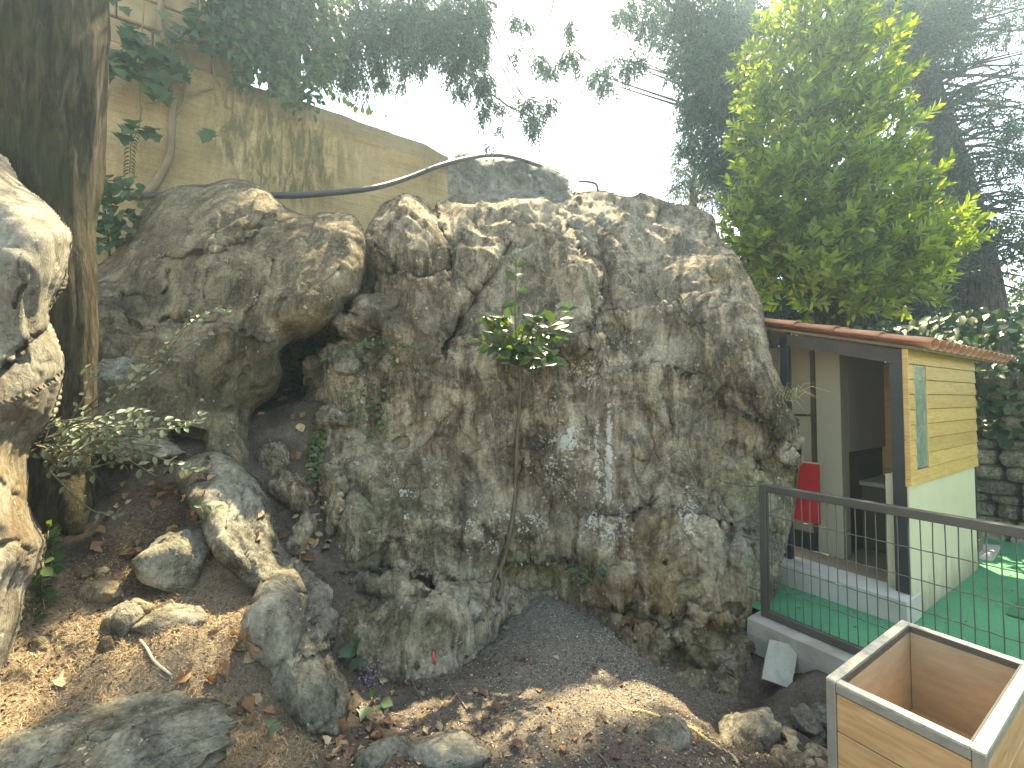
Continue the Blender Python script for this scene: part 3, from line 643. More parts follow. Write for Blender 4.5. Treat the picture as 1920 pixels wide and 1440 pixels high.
# rubble stones of the low wall end / mound behind the rock face
M_BLUE = rock_mat("back rock", (.10, .095, .085), (.19, .18, .16), (.27, .26, .23), .6, .2)
rock("back_rock", [(828,390),(834,330),(842,300),(870,292),(900,296),(950,298),(1000,308),(1040,318),(1062,330),(1070,352),(1100,362),(1150,366),(1150,420),(840,430)],
     [(840,350,7.9),(900,300,8.2),(1000,330,8.0),(1060,350,8.1),(950,400,7.7),(1140,390,8.2)], M_BLUE, "bluish rock hump behind the rock face, beside the concrete wall's end", step=4, edge_px=14, edge_depth=.3, back=.8, seed=8, big=.1,
     cracks=[([(985,310),(1000,340),(1010,370)],3,.15),([(900,300),(940,320),(1000,325)],3,.1)], rough=5)
# black hose
M_HOSE = nmat("black hose", (.035, .037, .04), (.06, .062, .065), 8, .45, .1, .002, 40)
hp = [(120,364,4.75),(163,363,4.8),(230,366,4.9),(290,367,4.75),(370,365,4.7),(440,364,4.72),(500,366,4.8),(560,366,5.0),(640,360,5.4),(700,352,5.7),(760,335,6.2),(820,312,6.7),(870,298,7.2),(905,292,7.7),(945,292,7.9),(980,300,8.0),(1015,312,8.1)]
mb = MB(); mb.tube(catmull([P(*h) for h in hp], 6), .037, 10)
tag(mb.build("hose", M_HOSE, None, True), "thick black hose running across the retaining wall over the rocks", "hose")
mb = MB(); mb.tube(catmull([P(1085,340,7.6), P(1105,341,7.6), P(1117,345,7.6), P(1120,352,7.6), P(1122,372,7.5)], 5), .022, 8)
tag(mb.build("pipe", M_HOSE, None, True), "short bent black pipe end on top of the rock face", "pipe")
# ---------------------------------------------------------------- wooden hut
def hut_px(px, py, x=None, y=None):
    """hut-local point on the plane local x = const or y = const seen at a photo pixel"""
    r = P(px, py, 1.0) - EYE; e = EYE[:2] - HC
    ex, ey = e @ U1, e @ U2; rx, ry = r[:2] @ U1, r[:2] @ U2
    s = (x - ex) / rx if x is not None else (y - ey) / ry
    return ex + rx * s, ey + ry * s, EYE[2] + r[2] * s
M_WOOD = None
m, t, b = new_mat("varnished pine"); M_WOOD = m
vx = coords(t, (1, 1, 10)); n0 = noise(t, vx, 5, 8, .62, 1.2); oi = t.nodes.new("ShaderNodeObjectInfo")
c = ramp(t, n0, [(.3, (.46, .25, .075)), (.5, (.60, .355, .12)), (.7, (.70, .45, .175))])
hs = t.nodes.new("ShaderNodeHueSaturation"); t.links.new(mth(t, 'MULTIPLY_ADD', oi.outputs["Random"], .22, .88), hs.inputs["Value"]); t.links.new(c, hs.inputs["Color"])
kn = vor(t, coords(t, (1, 1, 1)), 5.5); kmask = mth(t, 'LESS_THAN', kn, .05)
c = mix(t, mth(t, 'MULTIPLY', kmask, .55), hs.outputs[0], (.20, .095, .03))
t.links.new(c, b.inputs["Base Color"]); b.inputs["Roughness"].default_value = .45; bump(t, b, n0, .2, .004)

m, t, b = new_mat("cream panel"); M_CREAM = m
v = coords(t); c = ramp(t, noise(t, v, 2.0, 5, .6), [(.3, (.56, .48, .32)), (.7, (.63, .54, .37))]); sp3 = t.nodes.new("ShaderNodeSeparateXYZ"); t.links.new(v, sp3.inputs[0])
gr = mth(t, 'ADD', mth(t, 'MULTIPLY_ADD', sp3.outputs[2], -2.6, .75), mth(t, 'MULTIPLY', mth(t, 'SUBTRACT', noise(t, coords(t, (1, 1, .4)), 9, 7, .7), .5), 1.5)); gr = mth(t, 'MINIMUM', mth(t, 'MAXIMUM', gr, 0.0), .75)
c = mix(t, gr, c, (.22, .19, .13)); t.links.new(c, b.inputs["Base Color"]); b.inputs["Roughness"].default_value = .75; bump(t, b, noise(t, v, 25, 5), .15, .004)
M_TAUPE = nmat("taupe panel", (.33, .30, .22), (.38, .35, .26), 2.0, .75, .1, .004, 25)
M_BLACK = nmat("dark painted steel", (.022, .024, .025), (.035, .037, .038), 6, .45, .1, .002, 40)
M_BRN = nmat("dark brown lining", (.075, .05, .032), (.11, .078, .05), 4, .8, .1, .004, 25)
M_TILE = nmat("terracotta roof tile", (.38, .15, .085), (.52, .25, .155), 9, .8, .4, .006, 40, rnd=.35)
M_GLASSF = None
m, t, b = new_mat("frosted green glass"); M_GLASSF = m
v = coords(t, (1, 1, 1)); c = ramp(t, noise(t, v, 14, 4, .6), [(.35, (.14, .19, .15)), (.6, (.22, .28, .22)), (.75, (.34, .38, .32))]); t.links.new(c, b.inputs["Base Color"])
b.inputs["Roughness"].default_value = .2; bump(t, b, noise(t, v, 30, 3), .5, .01)
M_RED = nmat("red board", (.48, .018, .022), (.58, .028, .03), 8, .5, .1, .002, 60)
M_STEP = nmat("grey cement step", (.38, .36, .32), (.50, .47, .42), 3, .85, .3, .004, 60)
M_WHITE = nmat("white plastic", (.7, .7, .66), (.78, .78, .74), 3, .4, .05, .002, 40)
hut = empty("wooden_hut", (HC[0], HC[1], 0), R(32), label="small garden hut with pine plank side, cream base and terracotta tile roof", cat="hut")
WLEN = hut_px(1831, 780, y=-.025)[0]; DEPTH = 1.16
ROOF0 = 2.02; SL = .29
def hb(name, mat, x0, x1, y0, y1, z0, z1, bev=.003, label=None, parent=None):
    mb = MB(); mb.box(x0, x1, y0, y1, z0, z1, bev); o = mb.build(name, mat, parent or hut); 
    if label: o["label"] = label
    return o
# side wall: cream base, pine planks, a slit window
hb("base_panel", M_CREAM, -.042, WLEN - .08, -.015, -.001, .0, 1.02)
side = hb("side_wall", M_BRN, .03, WLEN - .02, .005, .06, 1.021, ROOF0 - .02)
n = 9; z0 = .985; ph = (ROOF0 - z0) / n
sx0, sx1 = hut_px(1717, 800, y=-.022)[0], hut_px(1737, 800, y=-.022)[0]
rr = np.random.default_rng(5)
for k in range(n):
    za = z0 + k * ph; zb = za + ph - .005; j = rr.uniform(0, .004)
    if k in (0, n - 1): segs = [(-.05, WLEN)]
    else: segs = [(-.05, sx0 - .012), (sx1 + .014, WLEN)]
    for a, c_ in segs:
        mb = MB(); b0 = 0
        # weatherboard: lower edge stands proud
        yb, yt = -.027 - j * .4, -.020
        mb.v += [(a, .004, za), (c_, .004, za), (c_, .004, zb), (a, .004, zb), (a, yb, za), (c_, yb, za), (c_, yb, za + .014), (a, yb, za + .014), (a, yt, zb), (c_, yt, zb)]
        mb.f += [(0, 1, 5, 4), (4, 5, 6, 7), (7, 6, 9, 8), (8, 9, 2, 3), (0, 4, 7, 8, 3), (1, 2, 9, 6, 5), (0, 3, 2, 1)]
        mb.build("plank", M_WOOD, hut)
win = hb("window", M_GLASSF, sx0, sx1, -.024, -.018, z0 + ph + .005, z0 + (n - 1) * ph - .005, .001)
hb("window_jamb", M_WOOD, sx1 + .001, sx1 + .013, -.031, .0, z0 + ph, z0 + (n - 1) * ph - .004, .001, parent=win)
hb("window_jamb", M_WOOD, sx0 - .011, sx0 - .001, -.0255, .0, z0 + ph, z0 + (n - 1) * ph - .004, .001, parent=win)
hb("corner_board", M_WOOD, -.062, -.0505, -.034, .0, z0 + ph * .5, ROOF0 - .01)
# steel frame
hb("post", M_BLACK, -.045, .028, .0, .080, .19, ROOF0 - .11)
hb("post", M_BLACK, WLEN - .015, WLEN + .06, .0, .075, .0, ROOF0)
ya = hut_px(1481, 700, x=0)[1]; yb = hut_px(1466, 700, x=0)[1]
hb("post", M_BLACK, -.04, .03, ya, yb, .19, 2.25)
hb("post", M_BLACK, -.04, .03, DEPTH - .07, DEPTH, .19, 2.4)
mb = MB(); e = .11
for (xa, xb) in ((-.04, .03),):
    v0 = len(mb.v); z = lambda y: ROOF0 - .015 + SL * y
    mb.v += [(xa, .005, z(.005) - e), (xb, .005, z(.005) - e), (xb, DEPTH + .05, z(DEPTH) - e), (xa, DEPTH + .05, z(DEPTH) - e), (xa, .005, z(.005)), (xb, .005, z(.005)), (xb, DEPTH + .05, z(DEPTH)), (xa, DEPTH + .05, z(DEPTH))]
    mb.f += [(0, 3, 2, 1), (4, 5, 6, 7), (0, 1, 5, 4), (3, 7, 6, 2), (0, 4, 7, 3), (1, 2, 6, 5)]
mb.build("beam", nmat("dark brown stained beam", (.045, .032, .024), (.07, .05, .038), 6, .6), hut)
mb = MB(); z = lambda y: ROOF0 + .004 + SL * y
mb.v += [(-.06, -.12, z(-.12)), (2.52, -.12, z(-.12)), (2.52, DEPTH + .05, z(DEPTH)), (-.06, DEPTH + .05, z(DEPTH))]; mb.v += [(x, y, q + .022) for x, y, q in mb.v]
mb.f += [(0, 3, 2, 1), (4, 5, 6, 7), (0, 1, 5, 4), (3, 7, 6, 2), (0, 4, 7, 3), (1, 2, 6, 5)]
rf = mb.build("roof", nmat("roof boarding", (.16, .10, .05), (.22, .15, .08), 5), hut)
# tiles
def tile_mesh(flip):
    L, w0, w1, th = .40, .098, .080, .014; mb = MB(); n = 7; sgn = -1 if flip else 1
    for (y, w) in ((0, w0), (L, w1)):
        for r_ in (w, w - th):
            for k in range(n + 1):
                a = math.pi * k / n
                mb.v.append((r_ * math.cos(a), y, sgn * r_ * .46 * math.sin(a)))
    m_ = n + 1
    for k in range(n):
        mb.f.append((k, k + 1, 2*m_ + k + 1, 2*m_ + k)); mb.f.append((m_ + k, 3*m_ + k, 3*m_ + k + 1, m_ + k + 1)); mb.f.append((k, m_ + k, m_ + k + 1, k + 1)); mb.f.append((2*m_+k, 2*m_+k+1, 3*m_+k+1, 3*m_+k))
    mb.f += [(0, 2*m_, 3*m_, m_), (n, m_ + n, 3*m_ + n, 2*m_ + n)]
    return mb.data("tile", M_TILE, True)
tm_up, tm_dn = tile_mesh(False), tile_mesh(True)
ang = math.atan(SL); rr = np.random.default_rng(9)
for ci in range(15):
    for ri in range(6):
        x = -.005 + ci * .178; y = -.17 + ri * .30; zz = ROOF0 + .026 + SL * y + .004 * 1
        if y > DEPTH - .1: continue
        tilt = ang - .035
        mt = Matrix.Translation((x, y, zz + .034 + rr.uniform(-.003, .003))) @ Matrix.Rotation(tilt, 4, 'X') @ Matrix.Rotation(rr.uniform(-.02, .02), 4, 'Z')
        link_mesh("tile", tm_up, rf, mt)
        if ci < 14:
            mt = Matrix.Translation((x + .089, y + .02, zz + .044)) @ Matrix.Rotation(tilt, 4, 'X')
            link_mesh("tile", tm_dn, rf, mt)
# step and floor
hb("step", M_STEP, -.20, .09, -.03, DEPTH, 0, .185, .006)
hb("floor", nmat("tan floor", (.20, .15, .10), (.27, .21, .14), 3, .6), .091, WLEN + .6, .07, DEPTH + .3, .0, .165)
# inside
yy = lambda px, x: hut_px(px, 800, x=x)[1]
zz_ = lambda px, py, x: hut_px(px, py, x=x)[2]
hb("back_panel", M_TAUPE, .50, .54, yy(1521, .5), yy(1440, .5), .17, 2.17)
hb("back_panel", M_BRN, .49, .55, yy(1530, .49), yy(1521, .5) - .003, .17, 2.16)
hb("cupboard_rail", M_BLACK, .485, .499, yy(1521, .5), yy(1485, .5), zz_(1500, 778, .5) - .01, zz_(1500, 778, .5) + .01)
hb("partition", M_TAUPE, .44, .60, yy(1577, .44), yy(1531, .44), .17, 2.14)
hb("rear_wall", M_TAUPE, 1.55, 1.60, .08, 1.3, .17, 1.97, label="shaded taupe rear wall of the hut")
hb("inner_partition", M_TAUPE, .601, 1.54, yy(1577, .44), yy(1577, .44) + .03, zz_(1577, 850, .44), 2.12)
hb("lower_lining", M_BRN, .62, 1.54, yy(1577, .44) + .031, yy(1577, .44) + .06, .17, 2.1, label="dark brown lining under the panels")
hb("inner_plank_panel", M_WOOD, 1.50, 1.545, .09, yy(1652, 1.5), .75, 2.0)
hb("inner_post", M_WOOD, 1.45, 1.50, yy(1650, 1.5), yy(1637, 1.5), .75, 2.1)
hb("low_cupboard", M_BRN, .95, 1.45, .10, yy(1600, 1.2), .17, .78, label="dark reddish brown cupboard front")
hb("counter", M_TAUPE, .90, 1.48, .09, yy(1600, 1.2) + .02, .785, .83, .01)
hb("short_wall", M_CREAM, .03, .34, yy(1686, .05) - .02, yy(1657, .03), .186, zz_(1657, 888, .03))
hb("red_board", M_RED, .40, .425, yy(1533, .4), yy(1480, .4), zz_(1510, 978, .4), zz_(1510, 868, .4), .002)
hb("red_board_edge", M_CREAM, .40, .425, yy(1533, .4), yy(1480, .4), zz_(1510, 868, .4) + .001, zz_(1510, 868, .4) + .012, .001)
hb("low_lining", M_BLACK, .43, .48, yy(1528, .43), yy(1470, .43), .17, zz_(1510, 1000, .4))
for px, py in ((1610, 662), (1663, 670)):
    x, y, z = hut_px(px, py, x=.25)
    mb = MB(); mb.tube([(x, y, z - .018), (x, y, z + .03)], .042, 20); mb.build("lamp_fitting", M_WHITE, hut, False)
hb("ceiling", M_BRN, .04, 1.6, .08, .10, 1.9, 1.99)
mb = MB(); z = lambda y: ROOF0 - .03 + SL * y
# ---------------------------------------------------------------- fence
FL = lambda name, **k: empty(name, (FP[0], FP[1], 0.012), R(-58), **k)
fence = FL("metal_fence", label="dark steel framed fence with a woven wire grid in front of the hut", cat="fence")
M_STEEL = nmat("anthracite painted steel", (.05, .049, .042), (.075, .073, .062), 5, .35, .15, .002, 30, spec=.6)
M_WIRE = nmat("grey green wire", (.075, .08, .07), (.10, .105, .092), 8, .38, .05, .001, 30, spec=.6)
FLEN = 2.1; FH = .985
def fb(name, *a, bev=.004, m_=None):
    mb = MB(); mb.box(*a, bev); return mb.build(name, m_ or M_STEEL, fence)
fb("post", -.025, .025, -.022, .022, 0, FH)
fb("post", FLEN, FLEN + .05, -.022, .022, 0, FH)
fb("top_rail", .0255, FLEN - .0005, -.024, .024, FH - .055, FH)
fb("bottom_rail", .0255, FLEN - .0005, -.020, .020, .0, .055)
fb("inner_frame", .026, .034, -.008, .008, .056, FH - .056, bev=.001)
zt, zb = FH - .056, .056
nv = int((FLEN - .06) / .052)
hz = [zb + (zt - zb) * k / 5 for k in range(1, 5)]
L_ = zt - zb
def wire(L, pitch, amp, ph, axis_):
    s = np.arange(0, L + 1e-6, pitch / 4); o = amp * np.sin(2 * math.pi * s / pitch + ph); z0_ = s * 0
    return np.column_stack([z0_, o, s]) if axis_ == 'z' else np.column_stack([s, o, z0_])
vw = []
for ph in (0, math.pi):
    mb = MB(); mb.tube(wire(L_, L_ / 5 * 2, .0035, ph + math.pi / 2, 'z'), .0032, 5); vw.append(mb.data("wire", M_WIRE, True))
hw = []
for ph in (0, math.pi):
    mb = MB(); mb.tube(wire(FLEN - .06, .104, .0042, ph, 'x'), .0036, 5); hw.append(mb.data("wire", M_WIRE, True))
for k in range(nv): link_mesh("vertical_wire", vw[k % 2], fence, Matrix.Translation((.052 + .052 * k, 0, zb)))
for k, z in enumerate(hz): link_mesh("horizontal_wire", hw[k % 2], fence, Matrix.Translation((.03, 0, z)))
# loose wires from the rock to the post
M_TW = nmat("tie wire", (.07, .06, .05), (.1, .085, .07), 8, .5)
for px, py, qx, qy, what in ((1366, 905, 1420, 912, "upper of the three tie wires between the rock face and the fence post"), (1382, 999, 1422, 1013, "middle of the three tie wires between the rock face and the fence post"), (1392, 1092, 1424, 1108, "lowest of the three tie wires between the rock face and the fence post")):
    mb = MB(); mb.tube(catmull([P(px - 10, py - 2, 3.5), P((px + qx) / 2, (py + qy) / 2 + 2, 3.36), P(qx, qy, 3.26)], 4), .004, 6)
    tag(mb.build("tie_wire", M_TW, None, True), what, "wire", "tie wires from the rock to the fence post")
# plinth, slab, artificial turf
M_PL = nmat("rough concrete", (.22, .20, .165), (.36, .34, .29), 5, .92, .6, .012, 25)
pl = FL("concrete_plinth", label="rough concrete plinth carrying the metal fence above the earth pit", cat="plinth")
xs = np.linspace(-.07, FLEN + .1, 70); prof = [(-.115, -.25), (-.125, -.12), (-.118, -.014), (-.06, -.003), (.058, -.003), (.06, -.25)]
pv = []; 
for x in xs:
    for (a, z) in prof: pv.append((x, a, z))
pv = np.array(pv); pv[:, 1:] += .006 * np.column_stack([fbm(pv * 6, 3), fbm(pv * 6 + 9, 3)]) * np.array([1, .6]); k = len(prof)
pv[:, 2] = np.minimum(pv[:, 2], -.002)
pf = [(i*k + j, i*k + (j+1) % k, (i+1)*k + (j+1) % k, (i+1)*k + j) for i in range(len(xs) - 1) for j in range(k)]
pf += [tuple(range(k))[::-1], tuple((len(xs)-1)*k + j for j in range(k))]
mesh("plinth_body", pv, [f[::-1] for f in pf], M_PL, pl)
# leaning slab under the plinth
c4 = [P(1442, 1198, 3.05), P(1498, 1212, 2.98), P(1484, 1292, 2.86), P(1428, 1272, 2.93)]
nrm = np.cross(c4[1] - c4[0], c4[3] - c4[0]); nrm /= np.linalg.norm(nrm); nrm *= np.sign(nrm @ (EYE - c4[0]))
gsl = [];
for f_ in (0, -.05):
    for i in range(4):
        for k in range(5):
            p = c4[i] + (c4[(i+1) % 4] - c4[i]) * k / 5; gsl.append(p + nrm * f_ + .006 * np.array([perlin(p * 18), perlin(p * 18 + 5), perlin(p * 18 + 9)]))
nn_ = 20; sf = [tuple(range(nn_)), tuple(range(nn_, 2*nn_))[::-1]] + [(i, i + nn_, (i+1) % nn_ + nn_, (i+1) % nn_) for i in range(nn_)]
tag(mesh("stone_slab", np.array(gsl), [f[::-1] for f in sf], nmat("grey slab", (.27, .26, .215), (.36, .35, .30), 6, .85, .7, .01, 18, (3, 3, .5))), "flat grey stone slab leaning under the concrete plinth", "slab")
m, t, b = new_mat("artificial turf"); M_TURF = m
v = coords(t); c = ramp(t, noise(t, v, 2.0, 5, .6), [(.3, (.06, .30, .14)), (.7, (.10, .40, .20))])
c = mix(t, .6, c, ramp(t, noise(t, v, 120, 3, .7), [(.35, (.45, .5, .5)), (.6, (1.2, 1.2, 1.1))]), 'MULTIPLY'); t.links.new(c, b.inputs["Base Color"])
b.inputs["Roughness"].default_value = .7; bump(t, b, noise(t, v, 260, 2, .6), 1.0, .01)
def sheet(name, x0, x1, y0, y1, zf, mat, st=.06, holes=None):
    xs = np.arange(x0, x1 + 1e-6, st); ys = np.arange(y0, y1 + 1e-6, st); A, B = np.meshgrid(xs, ys)
    W2 = FP[None, None] - A[..., None] * U2 + B[..., None] * U1
    v_ = np.dstack([W2, zf(A, B)]).reshape(-1, 3); nx, ny = len(xs), len(ys)
    ii = (np.arange(ny - 1)[:, None] * nx + np.arange(nx - 1)[None]).ravel()
    return mesh(name, v_, np.stack([ii, ii + 1, ii + nx + 1, ii + nx], -1), mat, None, True)
def tz(a, b):
    p = np.stack([a, b, a * 0], -1)
    return .006 + .010 * fbm(p * 1.6, 3) * smooth(.05, .4, b) + .012 * smooth(1.9, 3.2, b)
tf = sheet("artificial_turf", -.9, 5.0, .065, 5.2, tz, M_TURF); tag(tf, "bright green artificial turf around the hut", kind="structure")
# a second, darker strip of turf laid over the first, and a bare cement patch
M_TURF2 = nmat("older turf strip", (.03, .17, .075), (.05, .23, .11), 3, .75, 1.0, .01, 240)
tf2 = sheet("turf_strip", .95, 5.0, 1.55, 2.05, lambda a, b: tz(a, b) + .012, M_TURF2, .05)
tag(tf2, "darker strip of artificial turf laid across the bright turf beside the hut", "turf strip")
cpv = [P(1834, 1004, 4.75), P(1878, 1012, 4.68), P(1862, 1042, 4.32), P(1834, 1036, 4.38)]
cz = [np.array([p[0], p[1], .045]) for p in cpv] + [np.array([p[0], p[1], -.02]) for p in cpv]
tag(mesh("cement_patch", np.array(cz), [(3, 2, 1, 0), (0, 1, 5, 4), (1, 2, 6, 5), (2, 3, 7, 6), (3, 0, 4, 7)], M_STEP), "bare grey cement patch in the turf behind the hut wall", "cement patch")
# stone wall behind the turf
M_RUB = rock_mat("rubble stone", (.12, .10, .07), (.22, .185, .13), (.34, .29, .22), .5, .3)
sw = empty("stone_wall", (*(FP + U1 * 4.15 - U2 * -0.6), 0), R(-58), label="dry stone wall with ivy on top at the back of the turf", cat="wall")
rr = np.random.default_rng(21); z = -.05; 
while z < 1.75:
    h = rr.uniform(.09, .20); x = -.4
    while x < 5.2:
        w = rr.uniform(.16, .42); ico = MB(); n1, n2 = 8, 6
        for i in range(n2 + 1):
            ph = math.pi * i / n2
            for j in range(n1):
                th = 2 * math.pi * j / n1
                p = np.array([math.sin(ph) * math.cos(th), math.sin(ph) * math.sin(th), math.cos(ph)])
                p = np.sign(p) * np.abs(p) ** .55
                ico.v.append(tuple(np.array([x + w / 2, .0, z + h / 2]) + p * np.array([w / 2 * 1.03, .16, h / 2 * 1.05]) + .02 * np.array([perlin(p * 2 + x * 3), perlin(p * 2 + 9 + z * 5), .5 * perlin(p * 2 + x)])))
        for i in range(n2):
            for j in range(n1): ico.f.append((i*n1 + j, (i+1)*n1 + j, (i+1)*n1 + (j+1) % n1, i*n1 + (j+1) % n1))
        mesh("stone", np.array(ico.v), ico.f, M_RUB, sw, False, {"stain": np.tile([[.2, .17, .13, 0.]], (len(ico.v), 1)), "lime": np.zeros(len(ico.v))}); x += w
    z += h
mb = MB(); mb.box(-.4, 5.2, .0, .6, -.2, 1.7); mb.build("earth_core", nmat("wall core", (.03, .025, .02), (.05, .04, .03)), sw)
# ---------------------------------------------------------------- planter
hP = 1.06; zt_ = EYE[2] - hP
Aw = EYE + (P(1548, 1269, 1.0) - EYE) / -(P(1548, 1269, 1.0) - EYE)[2] * hP
pt = empty("planter_box", (Aw[0], Aw[1], zt_ - .75), R(32), label="empty rectangular planter box of wood boards in a metal frame", cat="planter")
LX, LY = .745 * hP, .39 * hP      # along the hut direction, towards the camera
M_PB = None
m, t, b = new_mat("laminate board"); M_PB = m
v = coords(t, (1.2, 1.2, 9)); n0 = noise(t, v, 4, 7, .6, .8); c = ramp(t, n0, [(.3, (.34, .18, .080)), (.55, (.48, .28, .135)), (.75, (.57, .36, .19))]); t.links.new(c, b.inputs["Base Color"]); b.inputs["Roughness"].default_value = .5; bump(t, b, n0, .15, .003)
M_PIN = nmat("planter lining", (.30, .225, .145), (.40, .31, .205), 6, .7, .3, .005, 40, (1, 1, 4))
M_PF = nmat("brushed metal frame", (.23, .215, .185), (.34, .32, .28), 14, .42, .3, .002, 90, metallic=.35)
M_RIM = nmat("speckled rim", (.26, .225, .175), (.52, .47, .385), 34, .6, .5, .003, 120)
M_PDK = nmat("dark inner bead", (.05, .048, .045), (.08, .076, .07), 10, .4)
H = .75; w = .034
def pb(name, mat, *a, bev=.002, label=None):
    mb = MB(); mb.box(*a, bev); o = mb.build(name, mat, pt)
    if label: o["label"] = label
# rim: four top bars
pb("rim", M_RIM, 0, w, -LY + w, -w, H - .012, H); pb("rim", M_RIM, LX - w, LX, -LY + w, -w, H - .012, H)
pb("rim", M_RIM, 0, LX, -w + .001, 0, H - .012, H); pb("rim", M_RIM, 0, LX, -LY, -LY + w - .001, H - .012, H)
for (x, y) in ((0, -.03), (LX - .03, -.03), (0, -LY), (LX - .03, -LY)): pb("corner_post", M_PF, x, x + .03, y, y + .03, 0, H - .013)
for (a, c_) in ((.0005, .03), (LX - .03, LX - .0005)): pb("frame_bar", M_PF, a, c_, -LY + .031, -.031, H - .042, H - .0125)
for (a, c_) in ((-.03, -.0005), (-LY + .0005, -LY + .03)): pb("frame_bar", M_PF, .031, LX - .031, a, c_, H - .042, H - .0125)
nb_ = 5; bh = (H - .044 - .02) / nb_
for k in range(nb_):
    za, zc_ = .02 + k * bh, .02 + (k + 1) * bh - .004
    pb("board", M_PB, .006, .022, -LY + .031, -.031, za, zc_); pb("board", M_PB, LX - .022, LX - .006, -LY + .031, -.031, za, zc_)
    pb("board", M_PB, .031, LX - .031, -.022, -.006, za, zc_); pb("board", M_PB, .031, LX - .031, -LY + .006, -LY + .022, za, zc_)
pb("lining", M_PIN, .0235, .0385, -LY + .04, -.04, .3, H - .014); pb("lining", M_PIN, LX - .0385, LX - .0235, -LY + .04, -.04, .3, H - .014)
pb("lining", M_PIN, .0235, LX - .0235, -.0385, -.0235, .3, H - .014); pb("lining", M_PIN, .0235, LX - .0235, -LY + .0235, -LY + .0385, .3, H - .014)
for a in ((w, w + .006, -LY + w + .007, -w - .007), (LX - w - .006, LX - w, -LY + w + .007, -w - .007), (w, LX - w, -w - .006, -w), (w, LX - w, -LY + w, -LY + w + .006)): pb("bead", M_PDK, *a, H - .03, H - .002, bev=.001)
pb("bottom_board", M_PB, .039, LX - .039, -LY + .039, -.039, .36, .375)
# ---------------------------------------------------------------- foliage tools
def unit(a): return a / (np.linalg.norm(a, axis=-1, keepdims=True) + 1e-9)
def leaf_geo(C, D, U, L, W, hi=True, cup=.18, droop=.15):
    """leaf blades at C pointing along D with upper side U; returns verts and triangles"""
    C = np.asarray(C); D = unit(np.asarray(D)); S = unit(np.cross(D, U)); U = unit(np.cross(S, D)); n = len(C)
    L = np.broadcast_to(L, (n,))[:, None]; W = np.broadcast_to(W, (n,))[:, None]
    if not hi:
        v = np.stack([C, C + D * L * .45 + S * W * .5 + U * W * cup, C + D * L - U * L * droop, C + D * L * .45 - S * W * .5 + U * W * cup], 1)
        f = np.array([[0, 1, 2], [0, 2, 3]])
    else:
        v = np.stack([C, C + D*L*.28 + S*W*.40 + U*W*cup, C + D*L*.62 + S*W*.46 + U*W*cup - U*L*droop*.35, C + D*L - U*L*droop,
                      C + D*L*.62 - S*W*.46 + U*W*cup - U*L*droop*.35, C + D*L*.28 - S*W*.40 + U*W*cup, C + D*L*.48 - U*L*droop*.15], 1)
        f = np.array([[0, 1, 6], [1, 2, 6], [2, 3, 6], [3, 4, 6], [4, 5, 6], [5, 0, 6]])
    k = v.shape[1]; F_ = (f[None] + (np.arange(n) * k)[:, None, None]).reshape(-1, 3)
    return v.reshape(-1, 3), F_
def rdir(n, r=rng):
    return unit(r.normal(size=(n, 3)))
def leaf_unit(name, mat, ratio, cup=.18, droop=.15, lobes=False):
    """one leaf, length 1 along +x, for single leaf objects"""
    if lobes:
        o = [(0, 0), (.06, .22), (.18, .42), (.30, .28), (.42, .50), (.60, .24), (.78, .14), (1, 0)]
        up = [(x, y * ratio / .5, 0) for x, y in o]; vs_ = []
        for x, y, _ in up: vs_.append((x, y, .06 * abs(y) * 4 - droop * x * x))
        for x, y, _ in up[1:-1]: vs_.append((x, -y, .06 * abs(y) * 4 - droop * x * x))
        mid = [(x, 0, -droop * x * x) for x in (.18, .42, .7)]; n = len(up); vs_ += mid; m0 = len(vs_) - 3
        T = [0, 1, 2, 3, 4, 5, 6, 7]; B = [0] + list(range(n, n + n - 2)) + [7]
        f = []
        for S_ in (T, B[:]):
            q = [(S_[0], S_[1], m0), (S_[1], S_[2], m0), (S_[2], S_[3], m0), (S_[3], m0 + 1, m0), (S_[3], S_[4], m0 + 1), (S_[4], S_[5], m0 + 1), (S_[5], m0 + 2, m0 + 1), (S_[5], S_[6], m0 + 2), (S_[6], S_[7], m0 + 2)]
            f += q if S_ is T else [a[::-1] for a in q]
        f += []
        return raw_mesh(name, np.array(vs_), f, mat, True)
    v, f = leaf_geo(np.zeros((1, 3)), np.array([[1., 0, 0]]), np.array([[0, 0, 1.]]), 1, ratio, True, cup, droop)
    return raw_mesh(name, v, [tuple(a) for a in f], mat, True)
def place_leaves(me_list, C, D, U, L, parent, name="leaf"):
    """leaf objects, one each, sharing mesh data"""
    D = unit(D); S = unit(np.cross(U, D)); U = np.cross(D, S)
    inv = parent.matrix_basis.inverted() if parent is not None else Matrix.Identity(4)
    for i in range(len(C)):
        l = float(np.broadcast_to(L, (len(C),))[i])
        m_ = Matrix(((D[i][0]*l, S[i][0]*l, U[i][0]*l, C[i][0]), (D[i][1]*l, S[i][1]*l, U[i][1]*l, C[i][1]), (D[i][2]*l, S[i][2]*l, U[i][2]*l, C[i][2]), (0, 0, 0, 1)))
        link_mesh(name, me_list[i % len(me_list)], parent, inv @ m_)
def leaf_obj(name, C, D, U, L, W, mat, parent=None, hi=True, cup=.18, droop=.15, kind="stuff"):
    v, f = leaf_geo(C, D, U, L, W, hi, cup, droop)
    if parent is not None:
        inv = np.array(parent.matrix_basis.inverted()); v = v @ inv[:3, :3].T + inv[:3, 3]
    o = mesh(name, v, f, mat, parent, False)
    if kind: o["kind"] = kind
    return o
